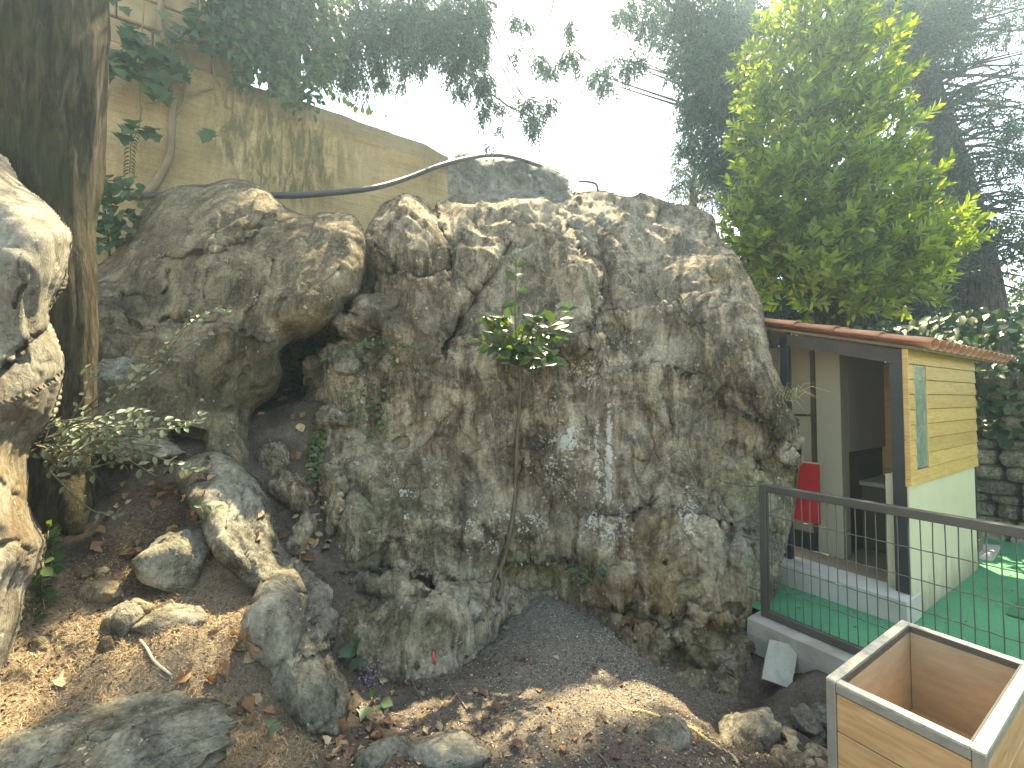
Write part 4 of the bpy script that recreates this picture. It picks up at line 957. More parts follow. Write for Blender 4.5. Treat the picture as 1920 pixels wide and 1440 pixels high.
def tube_obj(name, paths, mat, parent=None, n=6, kind=None, smooth_=True):
    if kind is None and len(paths) > 1:
        for p_ in paths: o = tube_obj(name, [p_], mat, parent, n, None, smooth_)
        return o
    mb = MB()
    for pts, rad in paths: mb.tube(pts, rad, n)
    o = mb.build(name, mat, None, smooth_)
    if parent is not None:
        o.parent = parent; me = o.data; me.transform(parent.matrix_basis.inverted())
    if kind: o["kind"] = kind
    return o
M_BARK = None
def bark(name, c1, c2, c3, sc=9, moss=None):
    m, t, b = new_mat(name); vz = coords(t, (1, 1, .14)); v = coords(t)
    n0 = noise(t, vz, sc * 2.6, 9, .72, .6); c = ramp(t, n0, [(.40, c1), (.5, c2), (.61, c3)])
    if moss: c = mix(t, ramp(t, noise(t, v, 1.5, 4, .6), [(.48, (0, 0, 0)), (.62, (.7, .7, .7))]), c, moss)
    t.links.new(c, b.inputs["Base Color"]); b.inputs["Roughness"].default_value = .95; b.inputs["Specular IOR Level"].default_value = .15
    n1 = bump(t, b, n0, 1.0, .05); bump(t, b, noise(t, vz, 60, 5, .7), .6, .01, n1); return m
M_BARK = bark("olive brown bark", (.028, .021, .012), (.062, .047, .028), (.115, .092, .06), 9, (.055, .052, .022))
M_BARK2 = bark("cypress bark", (.04, .03, .024), (.09, .068, .055), (.15, .12, .10), 8)
M_TWIG = nmat("twig", (.10, .075, .055), (.17, .13, .095), 12, .9, .3, .003, 40)
def trunk_obj(name, path, rad, mat, parent, n=40, ridge=.08, seed=0):
    pts = catmull(path, 10); rads = np.interp(np.linspace(0, 1, len(pts)), np.linspace(0, 1, len(rad)), rad)
    dense = np.repeat(pts, 1, 0); mb = MB(); mb.tube(dense, rads, n); v = np.array(mb.v); k = len(dense)
    cen = np.repeat(dense, n, 0); d = v - cen; dn = unit(d); an = np.tile(np.arange(n) / n * 2 * math.pi, k)
    hgt = np.repeat(np.linspace(0, 1, k) * 6, n)
    q = np.column_stack([np.cos(an) * 1.3, np.sin(an) * 1.3, hgt * .35 + seed])
    dd = np.linalg.norm(d, axis=1) * (ridge * 1.6 * fbm(q * 1.0 + seed, 3) + ridge * ridged(q * np.array([3.2, 3.2, 1.2]), 3))
    v = v + dn * dd[:, None]
    o = mesh(name, v, mb.f, mat, None, True)
    if parent is not None: o.parent = parent; o.data.transform(parent.matrix_basis.inverted())
    return o
def sprays(centres, radii, nspray, twigs, slen, tlen, tw, droop=.5, r=rng, outward=.6):
    """conifer sprays: a stem with needles-clad twigs left and right; returns leaf arrays"""
    C = []; D = []; U = []; L = []; W = []
    cs = np.asarray(centres, float); rs = np.asarray(radii, float)
    if rs.ndim == 1: rs = np.column_stack([rs] * 3)
    ns = np.broadcast_to(nspray, (len(cs),)).astype(int)
    idx = np.repeat(np.arange(len(cs)), ns); n = len(idx)
    o = rdir(n, r) * (r.random((n, 1)) ** .45); org = cs[idx] + o * rs[idx]
    ax = unit(o * outward + rdir(n, r) * .45 + np.array([0, 0, -droop]))
    upv = unit(rdir(n, r) + np.array([0, 0, 1.2])); sd = unit(np.cross(ax, upv)); sl = slen * r.uniform(.6, 1.3, n)
    for k in range(twigs):
        f = (k + .3) / twigs; sg = 1 if k % 2 else -1
        jit = rdir(n, r) * .28
        C.append(org + ax * (sl * f)[:, None]); D.append(unit(ax * .75 + sd * sg * (1 - .6 * f) + jit + np.array([0, 0, -.15]))); U.append(upv)
        L.append(tlen * (1.15 - .6 * f) * r.uniform(.7, 1.2, n)); W.append(np.full(n, tw))
    return np.vstack(C), np.vstack(D), np.vstack(U), np.concatenate(L), np.concatenate(W)

M_LAUREL = leaf_mat("laurel leaf", [(0, (.055, .098, .022)), (.4, (.11, .17, .034)), (.75, (.18, .24, .045)), (1, (.26, .30, .06))], .52, .34, (2.1, 2.0, .55))
M_CYP = leaf_mat("cypress scale leaf", [(0, (.026, .052, .048)), (.5, (.048, .084, .076)), (1, (.085, .13, .10))], .22, .6, (1.4, 1.6, .9))
M_CYP2 = leaf_mat("dark conifer leaf", [(0, (.022, .038, .028)), (.5, (.040, .062, .042)), (.9, (.09, .11, .055)), (1, (.14, .13, .06))], .22, .6, (1.4, 1.6, .9))
M_IVY = leaf_mat("ivy leaf", [(0, (.018, .045, .016)), (.5, (.032, .072, .022)), (1, (.06, .11, .032))], .28, .4, (1.7, 2.0, .5))
M_SILV = leaf_mat("silvery leaf", [(0, (.11, .145, .095)), (.5, (.17, .21, .14)), (1, (.26, .30, .19))], .3, .4, (1.3, 1.4, .7))
M_MIDL = leaf_mat("glossy leaf", [(0, (.035, .06, .03)), (.5, (.055, .09, .04)), (1, (.09, .14, .05))], .35, .35, (2.2, 2.4, .4))
M_HEDGE = leaf_mat("background leaf", [(0, (.03, .055, .02)), (.5, (.06, .095, .03)), (1, (.13, .17, .05))], .35, .5, (1.7, 2.0, .5))

# ---------------------------------------------------------------- tree whose trunk stands between boulder and wall
tree = empty("old_tree", P(110, 1000, 2.85), 0, label="thick furrowed tree trunk rising between the pale boulder and the wall", cat="tree")
tp = [P(104,1010,2.80),P(106,930,2.84),P(112,820,2.86),P(118,700,2.88),P(116,560,2.92),P(98,420,2.96),P(88,280,3.0),P(82,120,3.0),P(80,-40,3.0),P(70,-220,3.0)]
trunk_obj("trunk", tp, [.235,.20,.168,.150,.16,.20,.27,.315,.32,.27], M_BARK, tree, 64, .09, 3)
trunk_obj("root", [P(150,1010,2.62),P(140,950,2.75),P(128,860,2.84)], [.05,.08,.07], M_BARK, tree, 20, .1, 8)
trunk_obj("root", [P(50,1030,2.62),P(70,960,2.74),P(95,850,2.84)], [.06,.09,.08], M_BARK, tree, 20, .1, 9)
top = P(70,-220,3.0)
limbs = [([top, top + [-.3,.2,1.0], top + [-.9,.3,1.8], top + [-1.5,.2,2.3]],[.24,.18,.10,.04]), ([top, top + [.5,-.1,.9], top + [1.3,-.4,1.5], top + [2.0,-.6,1.9]],[.22,.15,.09,.03]), ([top, top + [.1,-.5,1.1], top + [.2,-1.3,1.9], top + [.5,-2.0,2.3]],[.2,.14,.08,.03]), ([top, top+[.2,.6,1.1], top+[.7,1.4,1.9], top+[.9,2.2,2.4]],[.2,.14,.08,.03])]
tube_obj("limb", limbs, M_BARK, tree, 10)
cc_ = [top + np.array(a) for a in ((-1.2,.2,2.2),(-.5,-.5,2.3),(.4,.0,2.3),(1.2,-.4,2.1),(1.9,-.7,2.1),(.3,-1.6,2.3),(.2,-1.0,2.9),(-1.0,-1.2,2.4),(.8,1.2,2.5),(.2,.6,3.0),(.9,2.0,2.5),(-1.6,1.0,2.6),(1.1,.3,3.0),(-.2,1.8,2.9))]
s_ = sprays(cc_, [.62] * len(cc_), 60, 8, .30, .10, .035, .4)
leaf_obj("crown", *s_, M_CYP, tree, False)

# ---------------------------------------------------------------- laurel
def shoots_in(lobes, n, r, bias):
    """shoot bases and directions spread through ellipsoid lobes"""
    cs = np.array([l[0] for l in lobes]); rs = np.array([l[1] for l in lobes]); vol = (rs.prod(1)) ** (2 / 3); pk = r.choice(len(lobes), n, p=vol / vol.sum())
    o = rdir(n, r) * (.45 + .55 * r.random((n, 1)) ** .6); base = cs[pk] + o * rs[pk]
    d = unit(o * 1.0 + rdir(n, r) * .30 + np.array(bias)); return base, d
def whorl(base, d, r, nl, slen, L, W):
    C = []; D = []; U = []; Ls = []; Ws = []; n = len(base); side = unit(np.cross(d, rdir(n, r))); oth = np.cross(d, side); sl = slen * r.uniform(.7, 1.3, n)
    for k in range(nl):
        f = (k + .5) / nl; a = 2.4 * k; s = side * math.cos(a) + oth * math.sin(a)
        spread = 1.05 - .6 * f
        dd = unit(d * .75 + s * spread + rdir(n, r) * .12 + np.array([0, 0, .05])); C.append(base + d * (sl * f)[:, None]); D.append(dd); U.append(unit(d + rdir(n, r) * .15 - s * .2))
        Ls.append(L * r.uniform(.75, 1.15, n) * (1.05 - .35 * abs(f - .4))); Ws.append(W * r.uniform(.85, 1.15, n))
    return np.vstack(C), np.vstack(D), np.vstack(U), np.concatenate(Ls), np.concatenate(Ws)
lb = P(1560, 640, 5.3)
laurel = empty("laurel_tree", (lb[0], lb[1], 0), 0, label="bright yellow green laurel tree towering behind the hut's tile roof", cat="tree")
k5 = 1 / F * 5.3
def el(px, py, Y, rx, ry, rz=None): return (P(px, py, Y), np.array([rx, rz or (rx + ry) * .45, ry]) * Y / F)
ll = [el(1528,40,5.3,70,90), el(1500,130,5.2,100,110), el(1590,150,5.3,80,100), el(1470,250,5.1,80,100), el(1570,270,5.1,100,110), el(1640,260,5.3,55,80), el(1440,370,5.0,70,90), el(1520,390,4.9,110,110), el(1630,380,5.1,100,80),
      el(1430,450,5.0,65,70), el(1500,500,4.9,90,80), el(1600,490,4.9,110,80), el(1690,440,5.1,80,60), el(1755,440,5.3,60,34), el(1670,530,5.0,80,50), el(1570,560,4.95,80,40), el(1560,-60,5.4,60,80)]
r_ = np.random.default_rng(31)
base, d = shoots_in(ll, 2000, r_, (.05, -.12, .65))
A = whorl(base, d, r_, 11, .20, .135, .048)
# the 300 nearest, outermost leaves are leaf objects
dist = A[0][:, 1] - .35 * (A[0] @ np.array([0, 0, 1.0])) * .0; score = A[0][:, 1] + .5 * r_.random(len(dist)); order = np.argsort(score); sel = order[:300]; rest = order[300:]
leaf_obj("foliage", *[a[rest] for a in A], M_LAUREL, laurel, True, .14, .10)
lu = [leaf_unit("leaf", M_LAUREL, .38, .14, .10), leaf_unit("leaf", M_LAUREL, .42, .2, .16)]
place_leaves(lu, A[0][sel], A[1][sel], A[2][sel], A[3][sel], laurel)
tube_obj("trunk", [([np.array([lb[0], lb[1], 0]), np.array([lb[0], lb[1], 2.2]), P(1545, 400, 5.3), P(1530, 100, 5.35), P(1530, -60, 5.35)], [.13, .11, .085, .05, .02])], M_BARK, laurel, 10)
bz = []
for l in ll:
    o = l[0]; s0 = np.array([lb[0], lb[1], max(1.9, o[2] - 1.0)])
    bz.append(([s0, (s0 + o) / 2 + [0, 0, -.1], o], [.035, .025, .008]))
tube_obj("branches", bz, M_BARK, laurel, 6, "stuff")
sh = r_.choice(len(base), 500); tube_obj("shoots", [([base[i] - d[i] * .12, base[i] + d[i] * .16], [.006, .003]) for i in sh], M_TWIG, laurel, 4, "stuff")

# ---------------------------------------------------------------- conifers
def conifer(name, label, trunk_path, rads, clumps, Y, per, size=1.0, mat=M_CYP, group=None, droop=.5, seed=0, boughs=None, auto=True, tl=.075, tw=.02, cat="tree"):
    r = np.random.default_rng(seed); b0 = np.array(trunk_path[0]); e = empty(name, b0, 0, label=label, cat=cat, group=group)
    trunk_obj("trunk", trunk_path, rads, M_BARK2, e, 28, .10, seed)
    C = []; Rr = []; N_ = []
    for c in clumps:
        px, py, rx, ry = c[:4]; y = c[4] if len(c) > 4 else Y; y = y + r.uniform(-.3, .3)
        C.append(P(px, py, y)); Rr.append((rx * y / F, (rx + ry) * .45 * y / F, ry * y / F)); N_.append(max(4, int(per * rx * ry / 400 * (c[5] if len(c) > 5 else 1))))
    s = sprays(C, Rr, N_, 9, .26 * size, tl * size, tw * size, droop, r)
    leaf_obj("foliage", *s, mat, e, False)
    bs = []
    tpts = np.array(trunk_path)
    if not auto: return e
    for c in C:
        z = min(max(c[2] + .1, tpts[0][2] + .2), tpts[-1][2]); k = np.interp(z, tpts[:, 2], np.arange(len(tpts))); i = int(k); j = min(i + 1, len(tpts) - 1); s0 = tpts[i] + (tpts[j] - tpts[i]) * (k - i)
        bs.append(([s0, s0 * .5 + c * .5 + [0, 0, .15 * size], c], [.035 * size, .022 * size, .006 * size]))
    tube_obj("branches", bs, M_BARK2, e, 5, "stuff"); return e
# hanging boughs, upper middle: from a cypress standing behind the concrete wall
tb = [wall_world(-1.2, 1.0, -2.2)]; tb = [np.array([-4.7, 8.6, 0.5]), np.array([-4.7, 8.6, 6.0]), np.array([-4.6, 8.5, 9.5]), np.array([-4.5, 8.4, 13.0])]
hang = [(620,20,60,45),(700,10,70,50),(780,15,60,50),(850,20,60,45),(900,10,30,35),(640,90,45,50),(700,80,50,50),(760,60,50,50),(830,60,50,50),(880,60,40,50),(660,140,40,25),(715,140,25,22),(760,120,22,20),(790,100,26,34),(850,110,34,36),(890,100,30,34),
        (860,160,26,20),(905,150,24,36),(755,150,9,16),(610,60,40,60),(905,200,12,28),(925,190,14,10),(950,200,14,9),(985,190,16,20),(1005,215,20,16),(1000,235,12,26),(1030,190,12,16),(1020,205,14,12),(940,240,8,5),(585,20,50,40),(600,130,25,30),
        (680,170,8,8),(905,60,12,60),(985,40,16,14),(960,30,8,20),(965,95,10,10),(1070,45,10,30),(1060,100,14,16),(1030,120,26,16),(1080,105,14,18),(1010,108,10,22),(918,270,3,10)]
conifer("cypress_tree", "cypress behind the concrete wall, its dark boughs hanging in ragged tufts against the white sky", tb, [.35, .30, .22, .1], [(a, b, c * .8, d * .8) for a, b, c, d in hang] + [(770,-90,44,32,5.8)], 6.6, 52, .9, M_CYP, None, .9, 41, tl=.10, tw=.034, auto=False)  # the single appended clump is out of view, added to shade the left slope
bl = [([P(760,-40,6.8),P(820,60,6.7),P(860,120,6.6),P(905,165,6.6),P(955,200,6.55),P(1005,225,6.5)],[.035,.028,.022,.016,.012,.006]),([P(660,-30,6.7),P(680,40,6.7),P(700,100,6.7),P(720,140,6.6)],[.03,.02,.012,.006]),([P(1045,-30,6.6),P(1032,30,6.6),P(1012,85,6.6),P(1008,110,6.6)],[.014,.012,.009,.006]),
      ([P(870,-30,6.6),P(880,40,6.6),P(900,110,6.6)],[.02,.014,.008]),([P(600,-20,6.6),P(640,60,6.6),P(690,120,6.6)],[.02,.014,.006]),([P(905,170,6.6),P(905,200,6.6),P(912,240,6.6)],[.008,.006,.004])]
r_ = np.random.default_rng(52)
for c in hang[:30]:
    q = P(c[0], c[1], 6.6); s0 = P(c[0] - r_.uniform(20, 90), c[1] - r_.uniform(60, 150), 6.7); bl.append((catmull([s0, (s0 + q) / 2 + [0, 0, -.06], q, q + [.06, 0, -.12]], 4), np.linspace(.012, .003, 13)))
tube_obj("bough", bl, M_BARK2, bpy.data.objects["cypress_tree"], 6)
# right: big conifer whose ragged edge faces the sky gap
tr = [P(1420,640,9.5) * [1,1,0], P(1420,640,9.5)*[1,1,0]+[0,0,4], P(1400,100,9.5), P(1390,-300,9.5)]
rag = [(1000,-130,60,40,6.2),(1080,-160,70,45,6.1),(1160,-140,60,40,6.3),(1230,-190,70,50,6.2),(1120,-240,80,50,6.0),(1010,-230,70,50,5.9),(1300,-120,60,50,6.5),(930,-190,60,40,6.1),(1260,10,50,30),(1320,20,60,40),(1380,30,60,50),(1300,70,55,40),(1350,100,60,50),(1290,120,40,34),(1400,120,50,60),(1340,170,50,50),(1300,190,30,34),(1390,210,50,50),(1320,240,40,26),(1370,270,45,36),(1290,250,14,12),(1280,272,16,12),(1310,285,24,16),(1350,310,40,30),(1185,15,26,20),(1170,25,20,12),(1215,40,14,30),  # first eight clumps are unseen, added overhead to shade the dirt mound
       (1160,110,18,12),(1120,140,22,20),(1135,155,14,12),(1180,120,16,20),(1200,115,12,14),(1230,75,14,10),(1400,310,50,50),(1250,50,20,14),(1310,140,20,20)]
conifer("cypress_tree", "tall ragged conifer between the white sky gap and the laurel", tr, [.3,.26,.2,.1], rag, 7.6, 40, 1.2, M_CYP, None, .8, 43, tl=.09, tw=.03)
# small pine on the skyline
tr = [P(1300,420,10.5)*[1,1,0], P(1300,420,10.5), P(1300,300,10.5)]
conifer("pine_tree", "small pale pine on the skyline behind the end of the rock face", tr, [.12,.09,.03], [(1290,310,26,14),(1270,340,26,16),(1310,345,34,20),(1340,330,30,24),(1345,370,30,26),(1300,365,26,14),(1260,360,14,10),(1380,350,30,30),(1380,390,24,30)], 10.5, 40, 1.3, M_CYP2, None, .2, 44, tl=.1, tw=.022)
# dark conifer, far right, with bare boughs
tr = [P(1840,760,8.5)*[1,1,0], P(1838,640,8.5), P(1800,420,8.6), P(1740,200,8.8), P(1690,0,9.0)]
r_ = np.random.default_rng(50); dk = []
for _ in range(150):
    x, y = r_.uniform(1620, 1990), r_.uniform(-60, 560)
    gap = np.exp(-(((x - 1870) / 40) ** 2 + ((y - 480) / 40) ** 2)) 
    if y < 620 and gap < .4 and not (x < 1700 and y > 330): dk.append((x, y, r_.uniform(22, 50), r_.uniform(7, 16), r_.uniform(7.2, 9.2)))
for _ in range(26): dk.append((r_.uniform(1600, 1850), r_.uniform(-30, 90), 45, 30, 8.4))
e_dk = conifer("conifer_tree", "dark big trunked conifer with long bare boughs and sky glinting through", tr, [.50,.42,.34,.26,.18], dk, 8.5, 20, 1.1, M_CYP2, None, .25, 45, tl=.09, tw=.026)
bs = []
for i in range(46):
    y0 = r_.uniform(-20, 560); s0 = P(np.interp(y0, [0, 420, 640], [1690, 1800, 1838]), y0, 8.6); x1 = r_.choice([r_.uniform(1900, 2050), r_.uniform(1600, 1700)], p=[.75, .25]); y1 = y0 + r_.uniform(-120, 60)
    if x1 < 1700 and y0 > 380: continue
    e1 = P(x1, y1, r_.uniform(7, 9)); mid = (s0 + e1) / 2 + [0, 0, r_.uniform(-.2, .25)]; rad = r_.uniform(.018, .05); bs.append((catmull([s0, mid, e1], 6), np.linspace(rad, .004, 13)))
    for k in range(5):
        f = r_.uniform(.3, .95); q = s0 + (e1 - s0) * f; qq = q + rdir(1, r_)[0] * r_.uniform(.3, .8); bs.append(([q, (q + qq) / 2 + [0, 0, -.05], qq], [.010, .006, .003]))
tube_obj("bare_boughs", bs, M_BARK2, e_dk, 5, "stuff")
r_ = np.random.default_rng(53)
for k, (px, w, lab) in enumerate(((1532, .17, "dark cypress trunk just behind the hut roof, nearest the rock face"), (1708, .13, "slim cypress trunk behind the hut roof, under the laurel's wide side"), (1610, .12, "thin dark cypress trunk in the middle behind the hut roof"))):
    b_ = P(px, 745, 7.4); b_[2] = 0
    conifer("cypress_tree", lab, [b_, b_ + [0, 0, 2.0], b_ + [.05, 0, 4.2], b_ + [.1, 0, 6]], [w * 1.2, w, w * .8, w * .4], [(px + r_.uniform(-110, 110), r_.uniform(400, 640), r_.uniform(30, 50), r_.uniform(16, 34), 7.6 + r_.uniform(-.5, .8)) for _ in range(16)], 7.5, 60, 1.2, M_CYP, "cypress trunks behind the hut", .3, 70 + k, tl=.085, tw=.026)
# bright shrubbery far behind the hut and along the horizon
r_ = np.random.default_rng(61)
def hedge(name, label, n, xr, yr, zr, L, seed, mat=M_HEDGE, cat="hedge"):
    r = np.random.default_rng(seed); C = np.column_stack([r.uniform(*xr, n), r.uniform(*yr, n), r.uniform(*zr, n)])
    keep = fbm(C * .9, 3) > -.22; C = C[keep]; D = unit(rdir(len(C), r) + [0, 0, -.3]); o = leaf_obj(name, C, D, rdir(len(C), r), L * r.uniform(.6, 1.3, len(C)), L * .55, mat, None, False); tag(o, label, None, None, "stuff"); return o
hedge("background_shrubbery", "sunlit shrubbery far behind the hut", 26000, (4.0, 22.0), (11.0, 14.0), (-.2, 4.6), .17, 5)
hedge("background_foliage", "dense dark foliage closing the view behind the hut", 11000, (4.2, 13.0), (8.6, 10.2), (.5, 5.2), .15, 15, M_CYP2)
hedge("far_shrubbery", "low far shrubbery beyond the rocks", 12000, (-14, 6), (16, 19), (-.2, 3.2), .24, 6)
# ivy over the stone wall
swc = FP + U1 * 4.15 + U2 * .6
ivy = empty("wall_ivy", (swc[0], swc[1], 1.4), 0, label="dark ivy spilling over the dry stone wall behind the turf", cat="ivy")
r_ = np.random.default_rng(63); n = 2400; a = r_.uniform(-.5, 5.0, n); zz = 1.25 + r_.random(n) * 1.5 - .35 * np.abs(fbm(np.column_stack([a * 1.5, a * 0, a * 0]), 3)); bb = r_.uniform(-.30, .25, n)
C = np.column_stack([swc[0] - a * U2[0] + (bb) * U1[0], swc[1] - a * U2[1] + bb * U1[1], zz])
D = unit(np.column_stack([-U1[0] + r_.normal(size=n) * .5, -U1[1] + r_.normal(size=n) * .5, -.6 + r_.normal(size=n) * .4])); U = unit(np.array([-U1[0], -U1[1], .7]) + rdir(n, r_) * .35)
leaf_obj("foliage", C[300:], D[300:], U[300:], .15, .085, M_IVY, ivy, True, .1, .15)
place_leaves([leaf_unit("leaf", M_IVY, .6, .1, .15)], C[:300], D[:300], U[:300], .15, ivy)

# ---------------------------------------------------------------- creepers on the wall
cr = empty("ivy_curtain", wall_world(-2.0, 5.8, .2), 0, label="dense curtain of ivy hanging over the end of the block wall and concrete wall", cat="ivy")
r_ = np.random.default_rng(71); C = []; D = []; U = []
strands = []
for i in range(190):
    px = r_.uniform(395, 640); top_y = -60; bot = np.interp(px, [395, 450, 480, 540, 590, 640], [70, 150, 175, 195, 190, 110]) * r_.uniform(.45, 1.08)
    Yd = np.interp(px, [395, 640], [5.1, 6.0]) + r_.uniform(-.25, .25); ln = int((bot - top_y) / 6)
    wob = r_.uniform(-14, 14); pts = [P(px + wob * math.sin(k / ln * 3), top_y + (bot - top_y) * k / ln, Yd) for k in range(ln + 1)]
    if ln > 3: strands.append((pts[::4] + [pts[-1]], .004))
    pts = np.array(pts); keep = r_.random(len(pts)) < .75; C.append(pts[keep] + r_.normal(size=(keep.sum(), 3)) * .04)
C = np.vstack(C); n = len(C); D = unit(rdir(n, r_) * .6 + [.2, -.4, -.8]); U = unit(rdir(n, r_) * .5 + [.3, -.7, .6])
leaf_obj("foliage", C[300:], D[300:], U[300:], .115 * r_.uniform(.6, 1.2, n - 300), .062, M_IVY, cr, True, .1, .2)
place_leaves([leaf_unit("leaf", M_IVY, .72, .1, .2, True)], C[:300], D[:300], U[:300], .11 * r_.uniform(.6, 1.1, 300), cr)
tube_obj("stems", strands, M_TWIG, cr, 4, "stuff")
# leafy creeper in front of the block wall
M_CREEP = leaf_mat("creeper leaf", [(0, (.02, .055, .018)), (.5, (.035, .085, .025)), (1, (.07, .12, .035))], .3, .4, (1.7, 2.0, .5))
c2 = empty("creeper", wall_world(-3.6, 5.6, .3), 0, label="broad leaved creeper trailing across the sandstone blocks with bare woody stems", cat="creeper")
spots = [(195,135),(215,120),(205,105),(228,140),(240,60),(250,50),(235,70),(262,60),(252,90),(270,100),(265,120),(285,105),(300,95),(278,85),(290,125),(300,110),(315,120),(325,115),(335,125),(340,140),(300,150),(290,160),(280,140),(310,145),(298,175),(196,160),(212,100),(235,115),(222,95),(205,120),(260,75),(345,20),(350,35),(360,45),(372,60),(365,75),(355,55),(340,50),(375,45),(362,30),(352,15),(330,70),(245,120),(260,135),(275,115),(188,120),(186,163),(240,130),(290,60),(385,250),(240,232),(262,238),(270,245),(285,240),(236,252),(290,250),(230,12),(300,80),(372,90),(350,80)]
C = np.array([P(x + 4 * math.sin(i), y, 0) * 0 + wall_world(*wall_pt(x, y, .22), .22) for i, (x, y) in enumerate(spots) for _ in range(1)])
C = np.vstack([C, C + r_.normal(size=C.shape) * .05, C[:48] + r_.normal(size=(48, 3)) * .07]); n = len(C); D = unit(rdir(n, r_) * .55 + [.35, -.2, -.7]); U = unit(rdir(n, r_) * .35 + [.5, -.8, .4])
place_leaves([leaf_unit("leaf", M_CREEP, .7, .1, .2, True), leaf_unit("leaf", M_CREEP, .6, .1, .12, True)], C, D, U, .135 * r_.uniform(.7, 1.25, n), c2)
def wl(pts, off=.1): return [wall_world(*wall_pt(x, y, off), off) for x, y in pts]
M_STEMV = nmat("pale woody stem", (.22, .16, .10), (.32, .24, .155), 9, .9, .6, .01, 30)
sp = [(catmull(wl([(305,-20),(300,40),(310,80),(325,110),(330,150),(325,200),(322,240),(318,290),(300,330),(285,352),(260,368)], .06), 5), np.linspace(.03, .045, 51)), (catmull(wl([(330,215),(345,190),(348,160),(352,120),(340,80),(300,40)], .06), 4), .013),
      (catmull(wl([(325,60),(335,90),(345,130)], .08), 4), .02), (catmull(wl([(270,-10),(268,40),(262,100),(262,180),(260,240)], .12), 4), .008), (catmull(wl([(345,180),(375,172),(400,165)], .05), 4), .012), (catmull(wl([(400,60),(405,90),(400,130),(412,160)], .08), 4), .012), (catmull(wl([(270,195),(300,190),(320,170)], .05), 4), .006), (catmull(wl([(380,0),(372,30),(345,60),(330,90)], .1), 4), .016), (catmull(wl([(385,95),(410,110),(430,150)], .1), 4), .007)]
sp = [(a, r if np.isscalar(r) else np.interp(np.linspace(0, 1, len(a)), np.linspace(0, 1, len(r)), r)) for a, r in sp]
tube_obj("stem", sp, M_STEMV, c2, 7)
# dried hanging sprig on the concrete wall
sg = empty("dry_sprig", wall_world(*wall_pt(245, 270, .1), .1), 0, label="thin drooping sprig of small curled leaves hanging on the concrete wall", cat="sprig")
pp = wl([(266,200),(262,230),(255,250),(246,270),(244,300),(243,325)], .1); tube_obj("stem", [(catmull(pp, 4), .004)], M_TWIG, sg, 5)
cpts = catmull(pp[2:], 8); C = cpts; D = unit(np.column_stack([np.where(np.arange(len(C)) % 2, 1, -1) * .8, np.full(len(C), -.2), np.full(len(C), -.2)])); place_leaves([leaf_unit("leaf", M_IVY, .3, .3, .5)], C, D, unit(rdir(len(C), r_) * .2 + [0, -.3, 1]), .085, sg)
# heart leaved plant between trunk and boulder
hp_ = empty("leafy_plant", P(205, 430, 4.1), 0, label="round leaved green plant growing between the trunk and the leaning boulder", cat="plant")
n = 150; C = np.array([P(r_.uniform(150, 262), r_.uniform(330, 462), r_.uniform(4.1, 4.45)) for _ in range(n)]); kp = np.array([not (c[0] > -3.6 and c[2] < 3.1) for c in C]); D = unit(rdir(n, r_) * .5 + [.1, -.5, -.5]); U = unit(rdir(n, r_) * .3 + [.1, -.7, .7])
place_leaves([leaf_unit("leaf", M_CREEP, .85, .1, .15), leaf_unit("leaf", M_CREEP, .95, .1, .1)], C, D, U, .13 * r_.uniform(.6, 1.15, n), hp_)
tube_obj("stem", [([P(205, 480, 4.3), P(200, 420, 4.3), P(190, 350, 4.35)], [.012, .01, .005])], M_TWIG, hp_, 5)
# plants on the wall's top edge
wt = empty("wall_top_weeds", wall_world(-1.3, 5.8, 0), 0, label="small pale leafed weeds sprouting along the top of the concrete wall", cat="weeds")
C = []
for x, y, s in ((625,190,10),(640,196,10),(655,202,9),(668,208,8),(682,212,8),(690,214,7),(618,182,8)):
    for _ in range(4): C.append(wall_world(*wall_pt(x + r_.uniform(-6, 6), y + r_.uniform(-6, 6), -.1), -.1))
for _ in range(150):
    x = r_.uniform(700, 838); C.append(wall_world(*wall_pt(x, np.interp(x, [700, 840], [222, 262]) - abs(r_.normal()) * 18, -.12), -.12 + r_.uniform(-.1, .1)))
C = np.array(C); n = len(C); M_PW = leaf_mat("pale weed leaf", [(0, (.10, .15, .07)), (1, (.22, .26, .13))], .45, .5)
place_leaves([leaf_unit("leaf", M_PW, .6, .1, .1)], C[:28], unit(rdir(28, r_) * .4 + [0, 0, 1]), rdir(28, r_), .12, wt); 
leaf_obj("foliage", C[28:], unit(rdir(n - 28, r_) + [0, 0, .8]), rdir(n - 28, r_), .06, .022, M_PW, wt, False)
tube_obj("stems", [([c - [0, 0, .12], c], [.003, .002]) for c in C[::2]], M_TWIG, wt, 4, "stuff")
# ---------------------------------------------------------------- plants growing on the rock
from mathutils.bvhtree import BVHTree
def bvh_of(names):
    vs, ps = [], []; o0 = 0
    for nme in names:
        o = bpy.data.objects[nme]; me = o.data; co = np.empty(len(me.vertices) * 3, np.float32); me.vertices.foreach_get("co", co); co = co.reshape(-1, 3)
        vi = np.empty(len(me.loops), np.int32); me.loops.foreach_get("vertex_index", vi); vi = vi.reshape(-1, 4) + o0
        vs.append(co); ps.append(vi); o0 += len(co)
    return BVHTree.FromPolygons(np.vstack(vs).tolist(), np.vstack(ps).tolist())
BV = bvh_of(["rock_outcrop", "leaning_boulder", "upright_boulder", "smooth_rock", "knobbly_rock", "pitted_rock", "ground"])
def hit(px, py):
    r = P(px, py, 1.0) - EYE; r /= np.linalg.norm(r); h = BV.ray_cast(V(EYE), V(r))
    if h[0] is None: return P(px, py, 3.0), np.array([0, -1.0, 0])
    return np.array(h[0]), np.array(h[1])
def on(px, py, off=.02): p, n = hit(px, py); return p + unit(EYE - p) * off
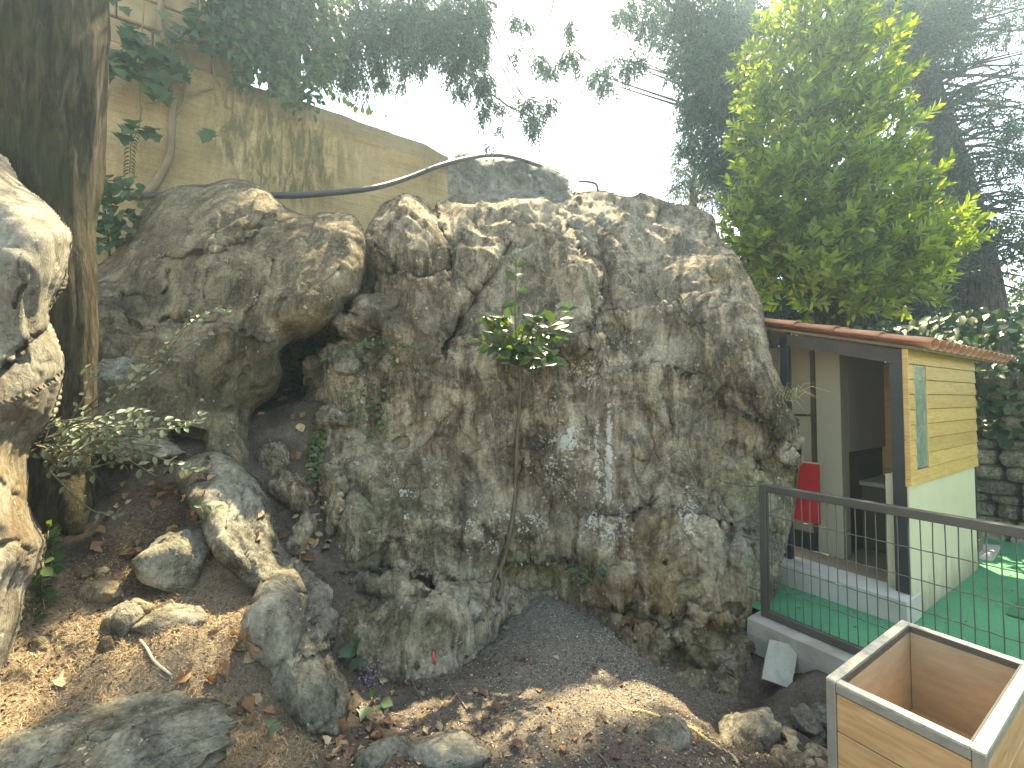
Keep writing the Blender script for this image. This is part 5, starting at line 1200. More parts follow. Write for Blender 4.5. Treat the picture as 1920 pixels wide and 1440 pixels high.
# leafy plant with a long root, in the middle of the rock face
pl_ = empty("rock_plant", hit(972, 690)[0], 0, label="leafy bush with an upright shoot rooted in the middle of the rock face", cat="plant")
r_ = np.random.default_rng(81)
b0 = on(972, 688, .05)
shoots = [[(972,688),(966,600),(968,520),(967,485)],[(972,680),(1000,630),(1040,605),(1070,582)],[(972,680),(940,640),(915,600)],[(975,680),(1010,650),(1045,640)],[(970,685),(935,660),(900,640)],[(975,685),(1000,670),(1040,668)],[(972,670),(955,620),(945,595)],[(975,670),(990,630),(1005,605)],[(975,660),(1015,625),(1050,618)],[(970,670),(930,620),(930,595)],[(975,685),(1020,685),(1045,670)],[(972,665),(985,610),(1010,590)],[(970,675),(950,655),(925,645)]]
C = []; D = []; tubes_ = []
for i, s in enumerate(shoots):
    Y0 = b0[1]; pts = [P(x, y, Y0 - .02 - .10 * k - (.12 if i > 0 else .02) * (k > 0) * r_.uniform(.4, 1.2)) for k, (x, y) in enumerate(s)]
    q = catmull(pts, 8); tubes_.append((q, np.linspace(.007, .003, len(q))))
    nl = 12 if i == 0 else 13
    for k in range(nl):
        f = (k + 1) / nl if i else .10 + .9 * (k + 1) / nl; p = q[int(f * (len(q) - 1))]; t_ = q[min(int(f * (len(q) - 1)) + 1, len(q) - 1)] - q[max(int(f * (len(q) - 1)) - 1, 0)]
        C.append(p); D.append(unit(unit(t_) * .5 + rdir(1, r_)[0] * .75 + (np.array([1.0 if k % 2 else -1.0, -.2, .1]) * .6)))
C = np.array(C); D = np.array(D); n = len(C); U = unit(rdir(n, r_) * .45 + [0, -.8, .6]); Ls = .14 * r_.uniform(.7, 1.15, n)
place_leaves([leaf_unit("leaf", M_MIDL, .58, .12, .12), leaf_unit("leaf", M_MIDL, .5, .16, .2)], C, D, U, Ls, pl_)
tube_obj("stem", tubes_, M_TWIG, pl_, 6)
rt = [on(x, y, .03) for x, y in ((972,685),(976,720),(974,760),(970,810),(968,860),(966,910),(964,950),(956,1000),(948,1040),(938,1070),(942,1095),(934,1125))]
tube_obj("root", [(catmull(rt, 5), np.interp(np.linspace(0, 1, 56), [0, 1], [.013, .020])), (catmull([on(x, y, .03) for x, y in ((954,1000),(944,1045),(930,1080),(922,1110),(918,1135))], 5), .012)], nmat("brown root", (.085, .06, .042), (.14, .10, .07), 10, .8, .4, .006, 30), pl_, 8)
# silver leaved shrub
sl = empty("silver_shrub", P(120, 900, 2.45), 0, label="grey green shrub with small oval leaves reaching from the trunk foot across the boulder", cat="shrub")
M_SV = M_SILV
br = [([(95,860),(180,780),(270,690),(340,620),(400,580),(432,590)],2.5),([(110,850),(200,760),(290,700),(350,650),(395,625)],2.6),([(90,840),(200,800),(300,790),(385,790)],2.4),([(80,830),(180,800),(270,805),(350,800),(380,770)],2.35),([(90,850),(170,830),(260,845),(330,870),(380,885)],2.45),([(80,870),(150,850),(220,830),(300,810)],2.3),
      ([(100,830),(150,760),(170,700),(155,690)],2.55),([(100,840),(170,770),(230,740),(270,660)],2.65),([(90,880),(130,920),(180,960),(245,962)],2.3),([(80,850),(120,880),(200,870),(270,850),(360,890)],2.5),([(100,830),(190,740),(250,710),(330,640),(370,565)],2.7),([(70,820),(110,790),(200,790)],2.3),([(90,850),(150,870),(190,900)],2.4),([(85,840),(60,830),(75,800),(130,790)],2.25),([(100,830),(140,800),(220,790),(280,760)],2.5),([(90,840),(140,830),(200,840),(240,880)],2.35)]
r_ = np.random.default_rng(83)
for _ in range(20):
    x0, y0 = r_.uniform(70, 130), r_.uniform(820, 880); x1, y1 = r_.uniform(110, 330), r_.uniform(770, 900); br.append(([(x0, y0), ((x0 + x1) / 2, (y0 + y1) / 2 - r_.uniform(5, 30)), (x1, y1)], r_.uniform(2.2, 2.6)))
C = []; D = []; tb_ = []
for path, Y in br:
    q = catmull([P(x, y, Y + .05 * k) for k, (x, y) in enumerate(path)], 10); tb_.append((q, np.linspace(.006, .0018, len(q))))
    s = 0
    seg = np.linalg.norm(np.diff(q, axis=0), axis=1).sum(); nl = int(seg / .026)
    for k in range(int(nl * .08), nl):
        j = int(k / nl * (len(q) - 1)); t_ = unit(q[min(j + 1, len(q) - 1)] - q[max(j - 1, 0)])
        if r_.random() < .12: continue
        sd = unit(np.cross(t_, rdir(1, r_)[0] * .5 + [0, -.6, .7])) * (1 if k % 2 else -1); C.append(q[j] + r_.normal(size=3) * .004); D.append(unit(t_ * .55 + sd + r_.normal(size=3) * .15))
C = np.array(C); D = np.array(D); n = len(C); U = unit(rdir(n, r_) * .45 + [0, -.75, .6]); Ls = .048 * r_.uniform(.7, 1.3, n)
k3 = min(300, n); place_leaves([leaf_unit("leaf", M_SV, .5, .1, .1), leaf_unit("leaf", M_SV, .6, .15, .1)], C[:k3], D[:k3], U[:k3], Ls[:k3], sl)
if n > k3: leaf_obj("foliage", C[k3:], D[k3:], U[k3:], Ls[k3:], Ls[k3:] * .52, M_SV, sl)
tube_obj("stem", tb_, M_TWIG, sl, 5)
# small trailing plants on the rocks
def trail(name, label, paths, mat, L, ratio, cat="plant", step=.03, off=.03, stem=.003, seed=0, updir=(0, -.6, .7)):
    r = np.random.default_rng(seed); e = empty(name, hit(*paths[0][0])[0], 0, label=label, cat=cat); C = []; D = []; tb_ = []
    for path in paths:
        q = catmull([on(x, y, off) for x, y in path], 8); tb_.append((q, stem)); seg = np.linalg.norm(np.diff(q, axis=0), axis=1).sum(); nl = max(3, int(seg / step))
        for k in range(nl + 1):
            j = int(k / nl * (len(q) - 1)); t_ = unit(q[min(j + 1, len(q) - 1)] - q[max(j - 1, 0)]); sd = unit(np.cross(t_, np.array(updir) + r.normal(size=3) * .3)) * (1 if k % 2 else -1)
            C.append(q[j]); D.append(unit(t_ * .4 + sd + r.normal(size=3) * .2))
    C = np.array(C); D = np.array(D); n = len(C); U = unit(rdir(n, r) * .4 + np.array(updir)); Ls = L * r.uniform(.7, 1.25, n)
    place_leaves([leaf_unit("leaf", mat, ratio, .1, .12)], C, D, U, Ls, e); tube_obj("stem", tb_, M_TWIG, e, 4); return e
M_GR = leaf_mat("small green leaf", [(0, (.04, .075, .03)), (.5, (.065, .11, .04)), (1, (.12, .17, .06))], .3, .4)
M_DRY = leaf_mat("dry tan leaf", [(0, (.20, .13, .07)), (.5, (.32, .22, .12)), (1, (.42, .33, .20))], .25, .6, (1.3, 1.1, .7))
trail("trailing_plant", "small leafed green sprig arching across the dark cave mouth", [[(545,702),(580,685),(620,668),(660,655),(700,640)]], M_GR, .05, .6, seed=1, off=.25, step=.035)
trail("trailing_plant", "string of round green leaves hanging in the gully below the cave", [[(600,800),(588,830),(590,870),(580,900)],[(606,815),(598,850),(600,885)],[(590,820),(580,850),(586,880)]], M_GR, .045, .85, seed=2, step=.022)
trail("trailing_plant", "thin tangle of green weeds to the right of the cave mouth", [[(690,650),(720,640),(750,650),(775,668)],[(720,610),(740,640),(770,650),(800,665)],[(700,620),(715,660),(690,690),(660,720)],[(660,740),(690,720),(715,700)],[(700,640),(730,660),(740,690)],[(670,700),(655,735),(650,765)]], M_GR, .042, .5, seed=3, step=.03, off=.06)
trail("ivy_patch", "patch of small ivy leaves on the rock below the cave", [[(700,720),(690,760),(700,800),(690,830)],[(680,730),(672,770),(680,810)],[(715,730),(712,770),(720,800)],[(690,740),(700,780)],[(665,760),(660,790)]], M_GR, .045, .8, "ivy", seed=4, step=.03)
trail("dry_vine", "dry tan vine with shrivelled leaves hanging down the gully edge", [[(575,880),(570,930),(580,970),(570,1020)],[(590,900),(600,950),(590,1000)],[(560,960),(566,1000),(562,1050)],[(740,600),(755,640),(745,670)],[(735,615),(742,650)]], M_DRY, .05, .6, "vine", seed=5, step=.05)
trail("rock_weed", "small green weed in the crevice at the foot of the rock face", [[(1105,1085),(1105,1060),(1103,1040)],[(1100,1090),(1085,1070),(1078,1064)],[(1106,1085),(1122,1062),(1128,1058)],[(1090,1110),(1085,1095),(1082,1085)],[(1110,1090),(1120,1075),(1124,1082)]], M_MIDL, .085, .42, seed=6, step=.05, off=.06)
trail("rock_weed", "low ivy sprout beside the upright boulder's foot", [[(92,980),(88,1020),(80,1060),(78,1100),(84,1150)],[(100,1000),(98,1040),(92,1080)],[(96,970),(92,1000),(100,1030)]], M_GR, .055, .75, seed=7, step=.03, off=.05)
trail("rock_weed", "little sprig beside the smooth grey rock", [[(384,975),(378,955),(372,945)],[(386,975),(395,960),(400,955)]], M_GR, .05, .5, seed=8, step=.03)
# broad leaves at the foot of the pitted rock
def broad(label, spots, L, mat, seed):
    r = np.random.default_rng(seed); e = empty("broadleaf_plant", hit(*spots[0])[0], 0, label=label, cat="plant"); C = np.array([on(x, y, .07) for x, y in spots]); n = len(C)
    place_leaves([leaf_unit("leaf", mat, .62, .12, .2, True), leaf_unit("leaf", mat, .7, .12, .25)], C, unit(rdir(n, r) * .6 + [.1, -.5, .0]), unit(rdir(n, r) * .25 + [0, -.4, .9]), L * r.uniform(.8, 1.2, n), e)
    g_ = hit(spots[0][0], spots[0][1] + 14)[0]; tube_obj("stem", [([g_, (g_ + c) / 2 + [0, 0, .03], c], [.004, .003, .002]) for c in C], M_TWIG, e, 4)
M_BL = leaf_mat("blue green broad leaf", [(0, (.07, .11, .065)), (1, (.12, .17, .10))], .3, .4, (1.3, 1.6, .7))
broad("broad blue green leaves beside the pitted rock, nearest the purple flowers", [(665,1222),(672,1232),(655,1230),(690,1240),(645,1212)], .10, M_BL, 11)
broad("broad blue green leaves on the dirt below the purple flowers", [(697,1310),(705,1322),(690,1325),(715,1315)], .08, M_BL, 12)
broad("pale green leaves in the litter by the pitted rock's foot", [(508,1350),(505,1378)], .06, M_BL, 13)
# purple flower cluster
pf_ = empty("purple_flowers", on(692, 1268, .02), 0, label="small cluster of faded purple flowers at the rock's foot", cat="flowers")
C = np.array([on(692 + r_.normal() * 12, 1268 + r_.normal() * 16, .03 + .03 * r_.random()) for _ in range(110)]); M_PUR = leaf_mat("purple petal", [(0, (.20, .13, .22)), (1, (.42, .32, .44))], .3, .6, (1, .9, 1.1))
leaf_obj("petals", C, rdir(110, r_), rdir(110, r_), .014, .012, M_PUR, pf_, False)
tube_obj("stem", [([C[i] - [0, 0, .05], C[i]], [.002, .001]) for i in range(0, 110, 8)], M_TWIG, pf_, 4)
# dry grass on the rock face's shoulder
gw = []
for cx, cy, nn_, L in ((1350, 520, 60, .22), (1475, 745, 40, .20), (1310, 385, 46, .14), (1280, 380, 30, .10), (1240, 375, 20, .1)):
    for _ in range(nn_):
        p, nr = hit(cx + r_.normal() * 14, cy + r_.normal() * 8)
        if p[1] > 6: continue
        d_ = unit(r_.normal(size=3) * .5 + [.2, -.3, .8]); e1 = p + d_ * L * r_.uniform(.5, 1.1); gw.append(([p, (p + e1) / 2 + [0, 0, .02], e1 + [0, -.02, -.06]], [.0022, .0016, .0006]))
tag(tube_obj("dry_grass", gw, nmat("dry grass blade", (.30, .27, .13), (.42, .38, .2), 5), None, 3, "stuff"), "tufts of dry grass on the shoulder of the rock face", kind="stuff")

# ---------------------------------------------------------------- stones
def stone(px, py, rx, ry, label, mat=M_PALE, h=None, seed=0, sink=.35, cubic=.7, name="stone", cat="stone", group=None, sub=4, amp=.22, yaw=0, wx=None, wy=None):
    p, _n = hit(px, py) ; p = np.array([p[0], p[1], p[2]])
    s = np.linalg.norm(p - EYE) / F; a, c_ = rx * s, (h if h is not None else ry * s); bdep = wy if wy else (a + c_) * .5
    n1, n2 = 10 * sub, 7 * sub; th = np.linspace(0, 2 * math.pi, n1, endpoint=False); ph = np.linspace(0, math.pi, n2 + 1); T, Ph = np.meshgrid(th, ph)
    q = np.stack([np.sin(Ph) * np.cos(T), np.sin(Ph) * np.sin(T), np.cos(Ph)], -1).reshape(-1, 3); q0 = q.copy()
    r = np.random.default_rng(seed); pl = rdir(13, r); off = r.uniform(.50, .80, 13)
    k = np.min(np.where(q @ pl.T > 1e-3, off / np.maximum(q @ pl.T, 1e-3), 9), 1); rad = np.minimum(1, k)
    rad = rad * (1 + amp * .5 * fbm(q * 1.6 + seed, 3) + amp * .30 * fbm(q * 5 + seed, 4, .62) + amp * .10 * ridged(q * 9 + seed, 3)); q = q * rad[:, None]
    cy_, sy_ = math.cos(yaw), math.sin(yaw); q = q * np.array([a, bdep, c_]) ; q = np.column_stack([q[:, 0] * cy_ - q[:, 1] * sy_, q[:, 0] * sy_ + q[:, 1] * cy_, q[:, 2]])
    # centre so that the middle is at the seen pixel
    q = q + p + np.array([0, bdep * .25, -c_ * sink + c_ * .35])
    f = [(i*n1 + j, (i+1)*n1 + j, (i+1)*n1 + (j+1) % n1, i*n1 + (j+1) % n1) for i in range(n2) for j in range(n1)]
    o = mesh(name, q, np.array(f), mat, None, True, {"stain": np.tile([[.2, .17, .13, 0.]], (len(q), 1)), "lime": np.zeros(len(q))}); tag(o, label, cat, group); return o
stone(322, 1062, 62, 60, "large angular grey stone lying on the shaded litter slope", M_GREY, seed=3, sink=.3)
stone(300, 1170, 46, 30, "flat tan stone half buried below the large angular stone", M_PALE, seed=4, sink=.5)
stone(221, 1176, 24, 26, "small pale stone beside the flat tan stone", M_PALE, seed=5)
stone(250, 1140, 24, 16, "rounded tan stone just below the large angular stone", M_TAN, seed=6)
stone(178, 1118, 24, 16, "small orange tan stone on the shaded soil near the trunk", M_TAN, seed=7)
stone(150, 1078, 14, 9, "little tan pebble stone on the shaded soil near the trunk", M_TAN, seed=8, sub=2)
stone(182, 1074, 12, 8, "little tan pebble above the small orange tan stone", M_TAN, seed=9, sub=2)
stone(196, 1215, 12, 16, "narrow upright yellowish stone at the edge of the sunlit litter", M_TAN, seed=10, sub=2)
stone(70, 1212, 14, 10, "small wedge of stone in front of the upright boulder", M_TAN, seed=12, sub=2)
stone(320, 1370, 22, 12, "flat cream stone in the sunlit litter", M_PALE, seed=13, sub=2)
stone(60, 1410, 190, 110, "broad flat greenish rock close to the camera at the foot of the upright boulder", M_GREY, seed=14, sink=.6, cat="rock", name="flat_rock", h=.10, sub=7, wy=.30, amp=.35)
stone(835, 1425, 95, 60, "pale smooth stone breaking through the dirt in front of the mound", M_PALE, seed=15, sink=.5, sub=5, cat="rock", name="pale_rock", h=.07, wy=.14)
stone(720, 1420, 40, 26, "small grey stone beside the pale smooth stone", M_GREY, seed=16)
stone(890, 1150, 22, 26, "rounded grey stone at the mouth of the niche", M_GREY, seed=17)
stone(868, 1120, 18, 26, "upright grey stone tucked under the rock face", M_GREY, seed=18)
stone(925, 1148, 13, 10, "tiny pale stone at the edge of the ash", M_PALE, seed=19, sub=2)
stone(1412, 1400, 52, 46, "large pale stone at the edge of the pit beside the mound", M_PALE, seed=20)
stone(1262, 1392, 46, 32, "half buried pale stone in the sunlit mound edge", M_PALE, seed=21, sink=.6)
stone(1516, 1362, 22, 22, "pale broken stone against the planter, nearer the pit", M_PALE, seed=22)
stone(1540, 1348, 22, 18, "pale broken stone against the planter, under the plinth side", M_PALE, seed=23)
stone(590, 720, 38, 36, "reddish stone standing inside the cave", M_TAN, seed=24, amp=.5, sink=-.2)
stone(620, 775, 40, 16, "flat stone lying in the cave mouth", M_GREY, seed=25, sink=.1)
stone(650, 700, 34, 44, "grey stone at the right side of the cave mouth", M_GREY, seed=26, sink=-.1)
stone(188, 650, 36, 50, "ochre mottled stone wedged between trunk and leaning boulder", M_TAN, seed=27, sink=0)
stone(210, 735, 46, 44, "pale stone behind the silvery shrub", M_GREY, seed=28, sink=0)
stone(205, 850, 90, 26, "pale flat stone under the silvery shrub", M_PALE, seed=29, sink=.2)
r_ = np.random.default_rng(91)
for i in range(34):
    x, y = r_.uniform(1450, 1545), r_.uniform(1375, 1440)
    stone(x, y, r_.uniform(7, 15), r_.uniform(5, 10), ("tan" if i % 2 else "pale grey") + (" broken chip" if i % 3 else " rounded chip") + " of rubble in the pit beside the planter", M_TAN if i % 2 else M_PALE, seed=100 + i, sub=1, group="rubble chips in the pit beside the planter", name="rubble_stone", yaw=r_.uniform(0, 3))
for i in range(46):
    x, y = r_.uniform(700, 1240), r_.uniform(1170, 1430)
    stone(x, y, r_.uniform(4, 8), r_.uniform(3, 6), ("pale" if i % 3 else "tan") + (" little" if i % 2 else " angular") + " pebble lying on the dirt mound below the rock face", M_PALE if i % 3 else M_TAN, seed=200 + i, sub=1, group="pebbles on the dirt mound", name="pebble", yaw=r_.uniform(0, 3))
stone(510, 860, 40, 46, "grey brown rock lump at the upper end of the gully under the cave", M_ROCK, seed=30, sink=.45, sub=5, amp=.4, name="gully_rock", cat="rock")
stone(545, 930, 34, 50, "grey brown rock lump in the middle of the gully", M_ROCK, seed=31, sink=.45, sub=5, amp=.4, name="gully_rock", cat="rock")
stone(560, 1010, 26, 40, "grey brown rock lump at the lower end of the gully", M_ROCK, seed=32, sink=.4, sub=5, amp=.4, name="gully_rock", cat="rock")
stone(640, 790, 50, 34, "broad low rock lump beside the dirt ledge of the cave", M_ROCK, seed=33, sink=.4, sub=5, amp=.4, name="gully_rock", cat="rock")
# ---------------------------------------------------------------- litter: needles and gravel chips (stuff)
def ground_pts(n, xr, yr, mask):
    x = r_.uniform(*xr, n * 3); y = r_.uniform(*yr, n * 3); k = mask(x, y) > r_.random(n * 3); x, y = x[k][:n], y[k][:n]; return np.column_stack([x, y, ground_z(x, y)])
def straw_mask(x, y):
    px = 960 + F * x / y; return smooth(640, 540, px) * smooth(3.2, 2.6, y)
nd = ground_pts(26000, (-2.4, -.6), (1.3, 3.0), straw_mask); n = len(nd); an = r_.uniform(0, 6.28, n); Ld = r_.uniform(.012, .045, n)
D = unit(np.column_stack([np.cos(an), np.sin(an), r_.normal(size=n) * .35])); S = unit(np.cross(D, [0, 0, 1.0])); w_ = .0009
C0 = nd + [0, 0, .004]; M1 = C0 + D * (Ld * .5)[:, None] + S * (Ld * r_.uniform(-.25, .25, n))[:, None] + np.array([0, 0, 1]) * (Ld * r_.uniform(.0, .25, n))[:, None]; E1 = C0 + D * Ld[:, None]
vv = np.stack([C0 - S * w_, C0 + S * w_, M1 - S * w_, M1 + S * w_, E1], 1).reshape(-1, 3); bq = np.arange(n)[:, None] * 5
fv = np.concatenate([bq + np.array([0, 1, 3]), bq + np.array([0, 3, 2]), bq + np.array([2, 3, 4])])
M_ND = leaf_mat("dry needle", [(0, (.16, .10, .05)), (.5, (.30, .20, .11)), (1, (.48, .36, .22))], .1, .7, (1.2, 1.1, .9))
tag(mesh("needle_litter", vv, fv, M_ND), "dry straw coloured needle litter on the slope", kind="stuff")
def chips(name, label, n, xr, yr, mask, s0, s1, mat):
    g_ = ground_pts(n, xr, yr, mask); n = len(g_); s = r_.uniform(s0, s1, n) ** 1.0; base = unit(np.array([[1, 1, 1], [-1, -1, 1], [-1, 1, -1], [1, -1, -1], ])); 
    oct_ = np.array([[1, 0, 0], [0, 1, 0], [-1, 0, 0], [0, -1, 0], [0, 0, .7], [0, 0, -.7]]); ft = np.array([[0, 1, 4], [1, 2, 4], [2, 3, 4], [3, 0, 4], [1, 0, 5], [2, 1, 5], [3, 2, 5], [0, 3, 5]])
    v = oct_[None] * s[:, None, None] * r_.uniform(.6, 1.4, (n, 6, 1)); a = r_.uniform(0, 6.28, n); ca, sa_ = np.cos(a)[:, None], np.sin(a)[:, None]
    v = np.stack([v[..., 0] * ca - v[..., 1] * sa_ * .7, v[..., 0] * sa_ + v[..., 1] * ca * .7, v[..., 2] * .6], -1) + g_[:, None] + [0, 0, .001]
    f = (ft[None] + (np.arange(n) * 6)[:, None, None]).reshape(-1, 3); tag(mesh(name, v.reshape(-1, 3), f, mat), label, kind="stuff")
def rndmat(name, stops, rough=.9):
    m, t, b = new_mat(name); g_ = t.nodes.new("ShaderNodeNewGeometry"); t.links.new(ramp(t, g_.outputs["Random Per Island"], stops), b.inputs["Base Color"]); b.inputs["Roughness"].default_value = rough; return m
M_CHIP = rndmat("gravel chips", [(0, (.10, .08, .065)), (.5, (.22, .19, .16)), (.85, (.40, .37, .33)), (1, (.62, .60, .56))])
chips("gravel", "pale gravel chips on the dirt mound", 9000, (-.6, 1.4), (1.7, 3.8), lambda x, y: np.clip(.18 + np.exp(-(((x - .65) / .45) ** 2 + ((y - 2.9) / .6) ** 2)), 0, 1), .002, .0075, M_CHIP)
chips("soil_crumbs", "dark soil crumbs and bark bits on the ground", 14000, (-2.5, 1.6), (1.3, 3.8), lambda x, y: np.full(len(x), .6), .002, .009, rndmat("soil crumbs", [(0, (.03, .02, .014)), (.6, (.08, .055, .038)), (1, (.17, .12, .08))]))
# broken leaf and bark flakes lying everywhere
def flakes(name, label, n, xr, yr, mask, s0, s1, mat):
    g_ = ground_pts(n, xr, yr, mask); n = len(g_); s = r_.uniform(s0, s1, n) * r_.uniform(.5, 1, n); a = r_.uniform(0, 6.28, n)
    D = unit(np.column_stack([np.cos(a), np.sin(a), r_.normal(size=n) * .3])); U = unit(rdir(n, r_) * .35 + [0, 0, 1])
    v, f = leaf_geo(g_ + [0, 0, .004], D, U, s, s * r_.uniform(.3, .8, n), False, .35, .3); tag(mesh(name, v, f, mat), label, kind="stuff")
flakes("leaf_flakes", "crumbled leaf and bark flakes strewn over the soil", 9000, (-2.5, 1.7), (1.3, 3.9), lambda x, y: np.clip(.35 + .9 * fbm(np.column_stack([x * 1.3, y * 1.3, x * 0]), 2) + .3 * (x < 0), .05, 1), .008, .030, rndmat("leaf flakes", [(0, (.05, .032, .02)), (.5, (.13, .08, .05)), (.85, (.24, .16, .10)), (1, (.40, .31, .21))]))
_n = 260; _a = r_.uniform(-.2, 3.2, _n); _b = r_.uniform(.1, 3.2, _n); _q = FP[None] - _a[:, None] * U2 + _b[:, None] * U1; _al = r_.uniform(0, 6.28, _n)
_v, _f = leaf_geo(np.column_stack([_q, tz(_a, _b) + .006]), np.column_stack([np.cos(_al), np.sin(_al), r_.normal(size=_n) * .2]), unit(rdir(_n, r_) * .3 + [0, 0, 1]), r_.uniform(.012, .04, _n), r_.uniform(.008, .02, _n), False, .3, .3)
tag(mesh("turf_litter", _v, _f, rndmat("turf litter", [(0, (.10, .06, .03)), (1, (.34, .26, .15))])), "scraps of dead leaf lying on the green turf", kind="stuff")
# curled dead leaves and twigs
M_DL = leaf_mat("dead leaf", [(0, (.15, .07, .032)), (.4, (.27, .13, .055)), (.75, (.38, .22, .10)), (1, (.46, .33, .18))], .2, .6, (1.3, 1.0, .6))
DLC = [("dark brown", leaf_mat("dead leaf dark", [(0, (.10, .06, .04)), (1, (.17, .10, .065))], .15, .6, (1.3, 1.0, .6))), ("orange brown", leaf_mat("dead leaf orange", [(0, (.22, .12, .065)), (1, (.32, .18, .095))], .25, .6, (1.3, 1.0, .6))), ("pale tan", leaf_mat("dead leaf tan", [(0, (.34, .23, .13)), (1, (.46, .35, .22))], .2, .6, (1.3, 1.1, .7)))]
def curl(seed, mat=None):
    r = np.random.default_rng(seed); xs = np.linspace(0, 1, 6); prof = np.array([.04, .26, .36, .34, .2, .0]) * r.uniform(.9, 1.3); vs_ = []; c1, c2 = r.uniform(.2, .9), r.uniform(-.5, .6)
    for i, x in enumerate(xs):
        for s in (-1, -.5, 0, .5, 1):
            w = prof[i] * s * (1 + .2 * r.normal()); vs_.append((x - .5, w * math.cos(c1 * s), abs(w) * math.sin(c1) * 1.3 + c2 * (x - .5) ** 2 + .03 * r.normal()))
    f = [(i*5 + j, i*5 + j + 1, (i+1)*5 + j + 1, (i+1)*5 + j) for i in range(5) for j in range(4)]; return raw_mesh("dead_leaf", np.array(vs_), f, mat or M_DL, False)
cur = [[curl(300 + i, m_) for i in range(5)] for _, m_ in DLC]
SHP = ['tightly curled', 'flat', 'folded', 'twisted', 'half open']
def dead(px, py, L, label, grp, i, lift=.008):
    p, nr = hit(px, py)
    if nr @ (EYE - p) < 0: nr = -nr
    q = V(nr).to_track_quat('Z', 'Y').to_matrix().to_4x4() @ Matrix.Rotation(random.uniform(0, 6.28), 4, 'Z') @ Matrix.Rotation(random.uniform(-.5, .5), 4, 'X') @ Matrix.Diagonal((L, L, L, 1))
    q.translation = V(p + nr * lift); ci = (0, 2, 0, 1, 2, 0, 1)[i % 7] if "sunlit" not in grp else (1, 1, 2, 0)[i % 4]; si = (i * 3) % 5; o = link_mesh("dead_leaf", cur[ci][si], None, q); tag(o, ("large " if L > .07 else "small " if L < .045 else "") + SHP[si] + " " + DLC[ci][0] + " dead leaf " + label, "dead leaf", grp)
random.seed(4)
for i, (x, y, L) in enumerate([(465,1190,.085),(480,1208,.09),(470,1232,.08),(445,1222,.06),(412,1262,.085),(342,1270,.075),(118,1275,.085),(430,1245,.07),(395,1278,.06),(462,1325,.085),(480,1312,.07),(450,1338,.06),(505,1335,.06),(470,1350,.05),(455,1215,.07),(400,1185,.05),(440,1190,.05)]):
    dead(x, y, L, "on the sunlit needle litter", "dead leaves on the sunlit litter", i)
for i in range(60):
    dead(random.uniform(180, 400), random.uniform(860, 1060), random.uniform(.04, .085), "on the dark soil under the silvery shrub", "dead leaves under the silvery shrub", i)
for i in range(26):
    dead(random.uniform(480, 600), random.uniform(770, 1050), random.uniform(.05, .09), "caught in the gully below the cave", "dead leaves in the gully", i)
for i in range(58):
    dead(random.uniform(640, 1200), random.uniform(1230, 1440), random.uniform(.02, .05), "on the dirt mound below the rock face", "dead leaf scraps on the dirt mound", i)
for i, (x, y, L) in enumerate([(780,1248,.06),(720,1272,.055),(906,1300,.06),(932,1330,.065),(912,1348,.05),(968,1398,.07),(1030,1328,.06),(1120,1358,.05),(822,1370,.06),(725,1360,.07),(640,1395,.09),(1014,1140,.04),(955,1140,.04)]):
    dead(x, y, L, "lying clear on the dirt mound", "larger dead leaves on the dirt mound", i)
for i in range(24): dead(random.uniform(600, 720), random.uniform(1360, 1435), random.uniform(.03, .08), "by the pitted rock's foot", "dead leaves by the pitted rock", i)
M_TW2 = nmat("dead twig", (.12, .09, .065), (.22, .17, .125), 12, .9)
for pts, r0, lab in ([[(262,1198),(275,1215),(290,1240),(322,1266)],.006,"pale bent root sticking out below the flat tan stone"],[[(838,1272),(855,1300),(876,1330)],.005,"dark straight twig on the dirt mound"],[[(1060,1418),(1085,1415),(1105,1432)],.004,"thin curved twig on the mound in front"],[[(1122,1412),(1135,1428),(1142,1440)],.004,"short twig beside the thin curved twig"],[[(725,1335),(770,1345),(775,1352)],.003,"long thin stalk below the broad leaves"],[[(770,1270),(790,1310),(815,1330)],.003,"thin forked twig on the mound nearest the rock ledge"],[[(1142,1302),(1170,1325),(1185,1350)],.004,"dark twig beside the yellow rope"],[[(855,1350),(900,1352),(950,1335)],.0025,"thin grey twig across the middle of the mound"],[[(360,1310),(375,1270),(385,1250)],.003,"upright straw stalk in the sunlit litter"]):
    mb = MB(); mb.tube(catmull([on(x, y, .008) for x, y in pts], 5), r0, 6); tag(mb.build("twig", nmat("pale root", (.4, .33, .24), (.55, .47, .36), 8) if lab.startswith("pale") else M_TW2, None, True), lab, "twig")
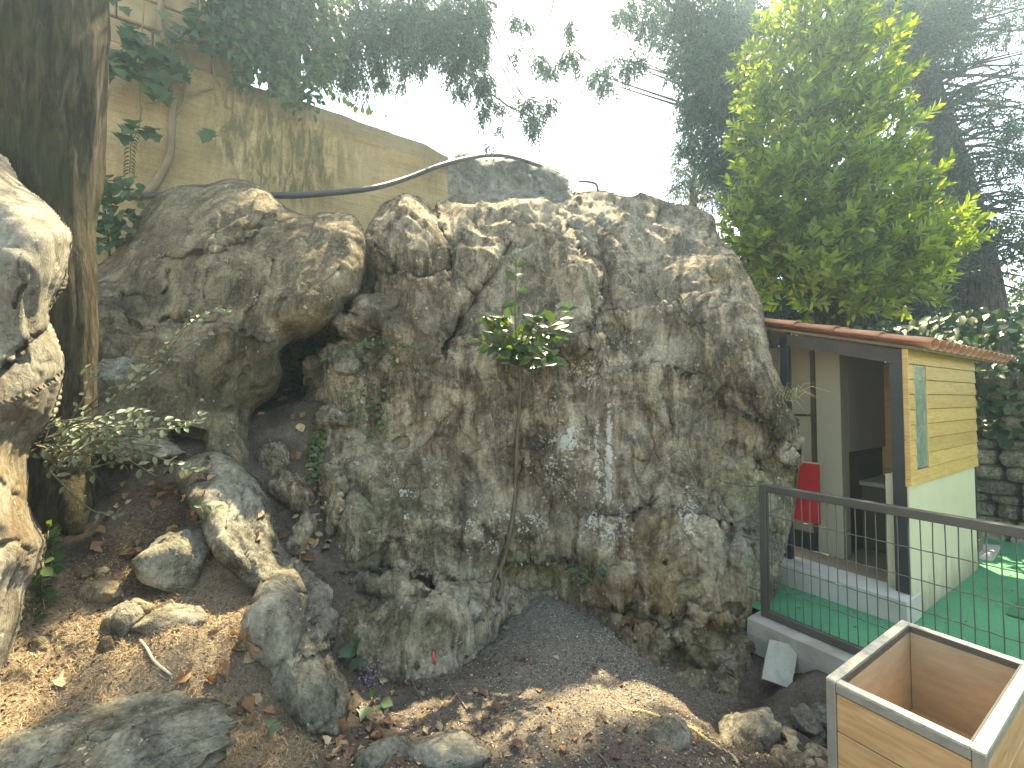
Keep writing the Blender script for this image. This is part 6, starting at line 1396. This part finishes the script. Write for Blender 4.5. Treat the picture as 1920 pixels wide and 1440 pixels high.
# frayed yellow rope, cigarette-like white stub, red mark
M_ROPE = nmat("yellow rope", (.50, .36, .14), (.68, .53, .26), 30, .8, .6, .004, 120)
def rope(pts, label):
    a = catmull([on(x, y, .008) for x, y in pts], 8); mb = MB(); k = np.arange(len(a))
    for ph in (0, 2.1, 4.2): mb.tube(a + .0045 * np.column_stack([np.cos(k * .9 + ph), np.sin(k * .9 + ph) * .6, np.sin(k * .9 + ph)]), .0038, 5)
    tag(mb.build("rope", M_ROPE, None, True), label, "rope")
rope([(1168,1324),(1180,1330),(1200,1332),(1222,1338),(1238,1344)], "short frayed end of yellow rope on the mound")
rope([(1280,1360),(1300,1366),(1320,1382),(1345,1400),(1375,1418),(1385,1434)], "longer piece of yellow rope trailing over the mound's edge")
mb = MB(); a, c_ = on(824, 1409, .012), on(840, 1406, .012); mb.tube([a, c_], .006, 10); tag(mb.build("cigarette_stub", M_WHITE, None, True), "white cigarette stub on the pale stone", "stub")
p, nr = hit(814, 1235); nr = nr if nr @ (EYE - p) > 0 else -nr
mb = MB(); a = on(812, 1222, .006); c_ = on(816, 1246, .006); mb.tube([a, (a + c_) / 2, c_], [.006, .009, .005], 6); tag(mb.build("red_scrap", nmat("red plastic", (.55, .06, .04), (.65, .09, .06), 8, .5), None, True), "red plastic scrap stuck to the foot of the rock ledge", "scrap")
# ---------------------------------------------------------------- thin scattering volume added to imitate lens glare
mb = MB(); mb.box(-60, 60, -30, 95, -1.8, 17)
hz_o = mb.build("glare_haze", None); hz_o["kind"] = "stuff"
m = bpy.data.materials.new("thin sunlit haze"); m.use_nodes = True; t = m.node_tree; t.nodes.clear()
vp = t.nodes.new("ShaderNodeVolumePrincipled"); vp.inputs["Color"].default_value = (.55, .78, 1.0, 1); vp.inputs["Density"].default_value = .006; vp.inputs["Anisotropy"].default_value = .6
mo = t.nodes.new("ShaderNodeOutputMaterial"); t.links.new(vp.outputs[0], mo.inputs["Volume"]); hz_o.data.materials.append(m)
scene.cycles.volume_bounces = 0
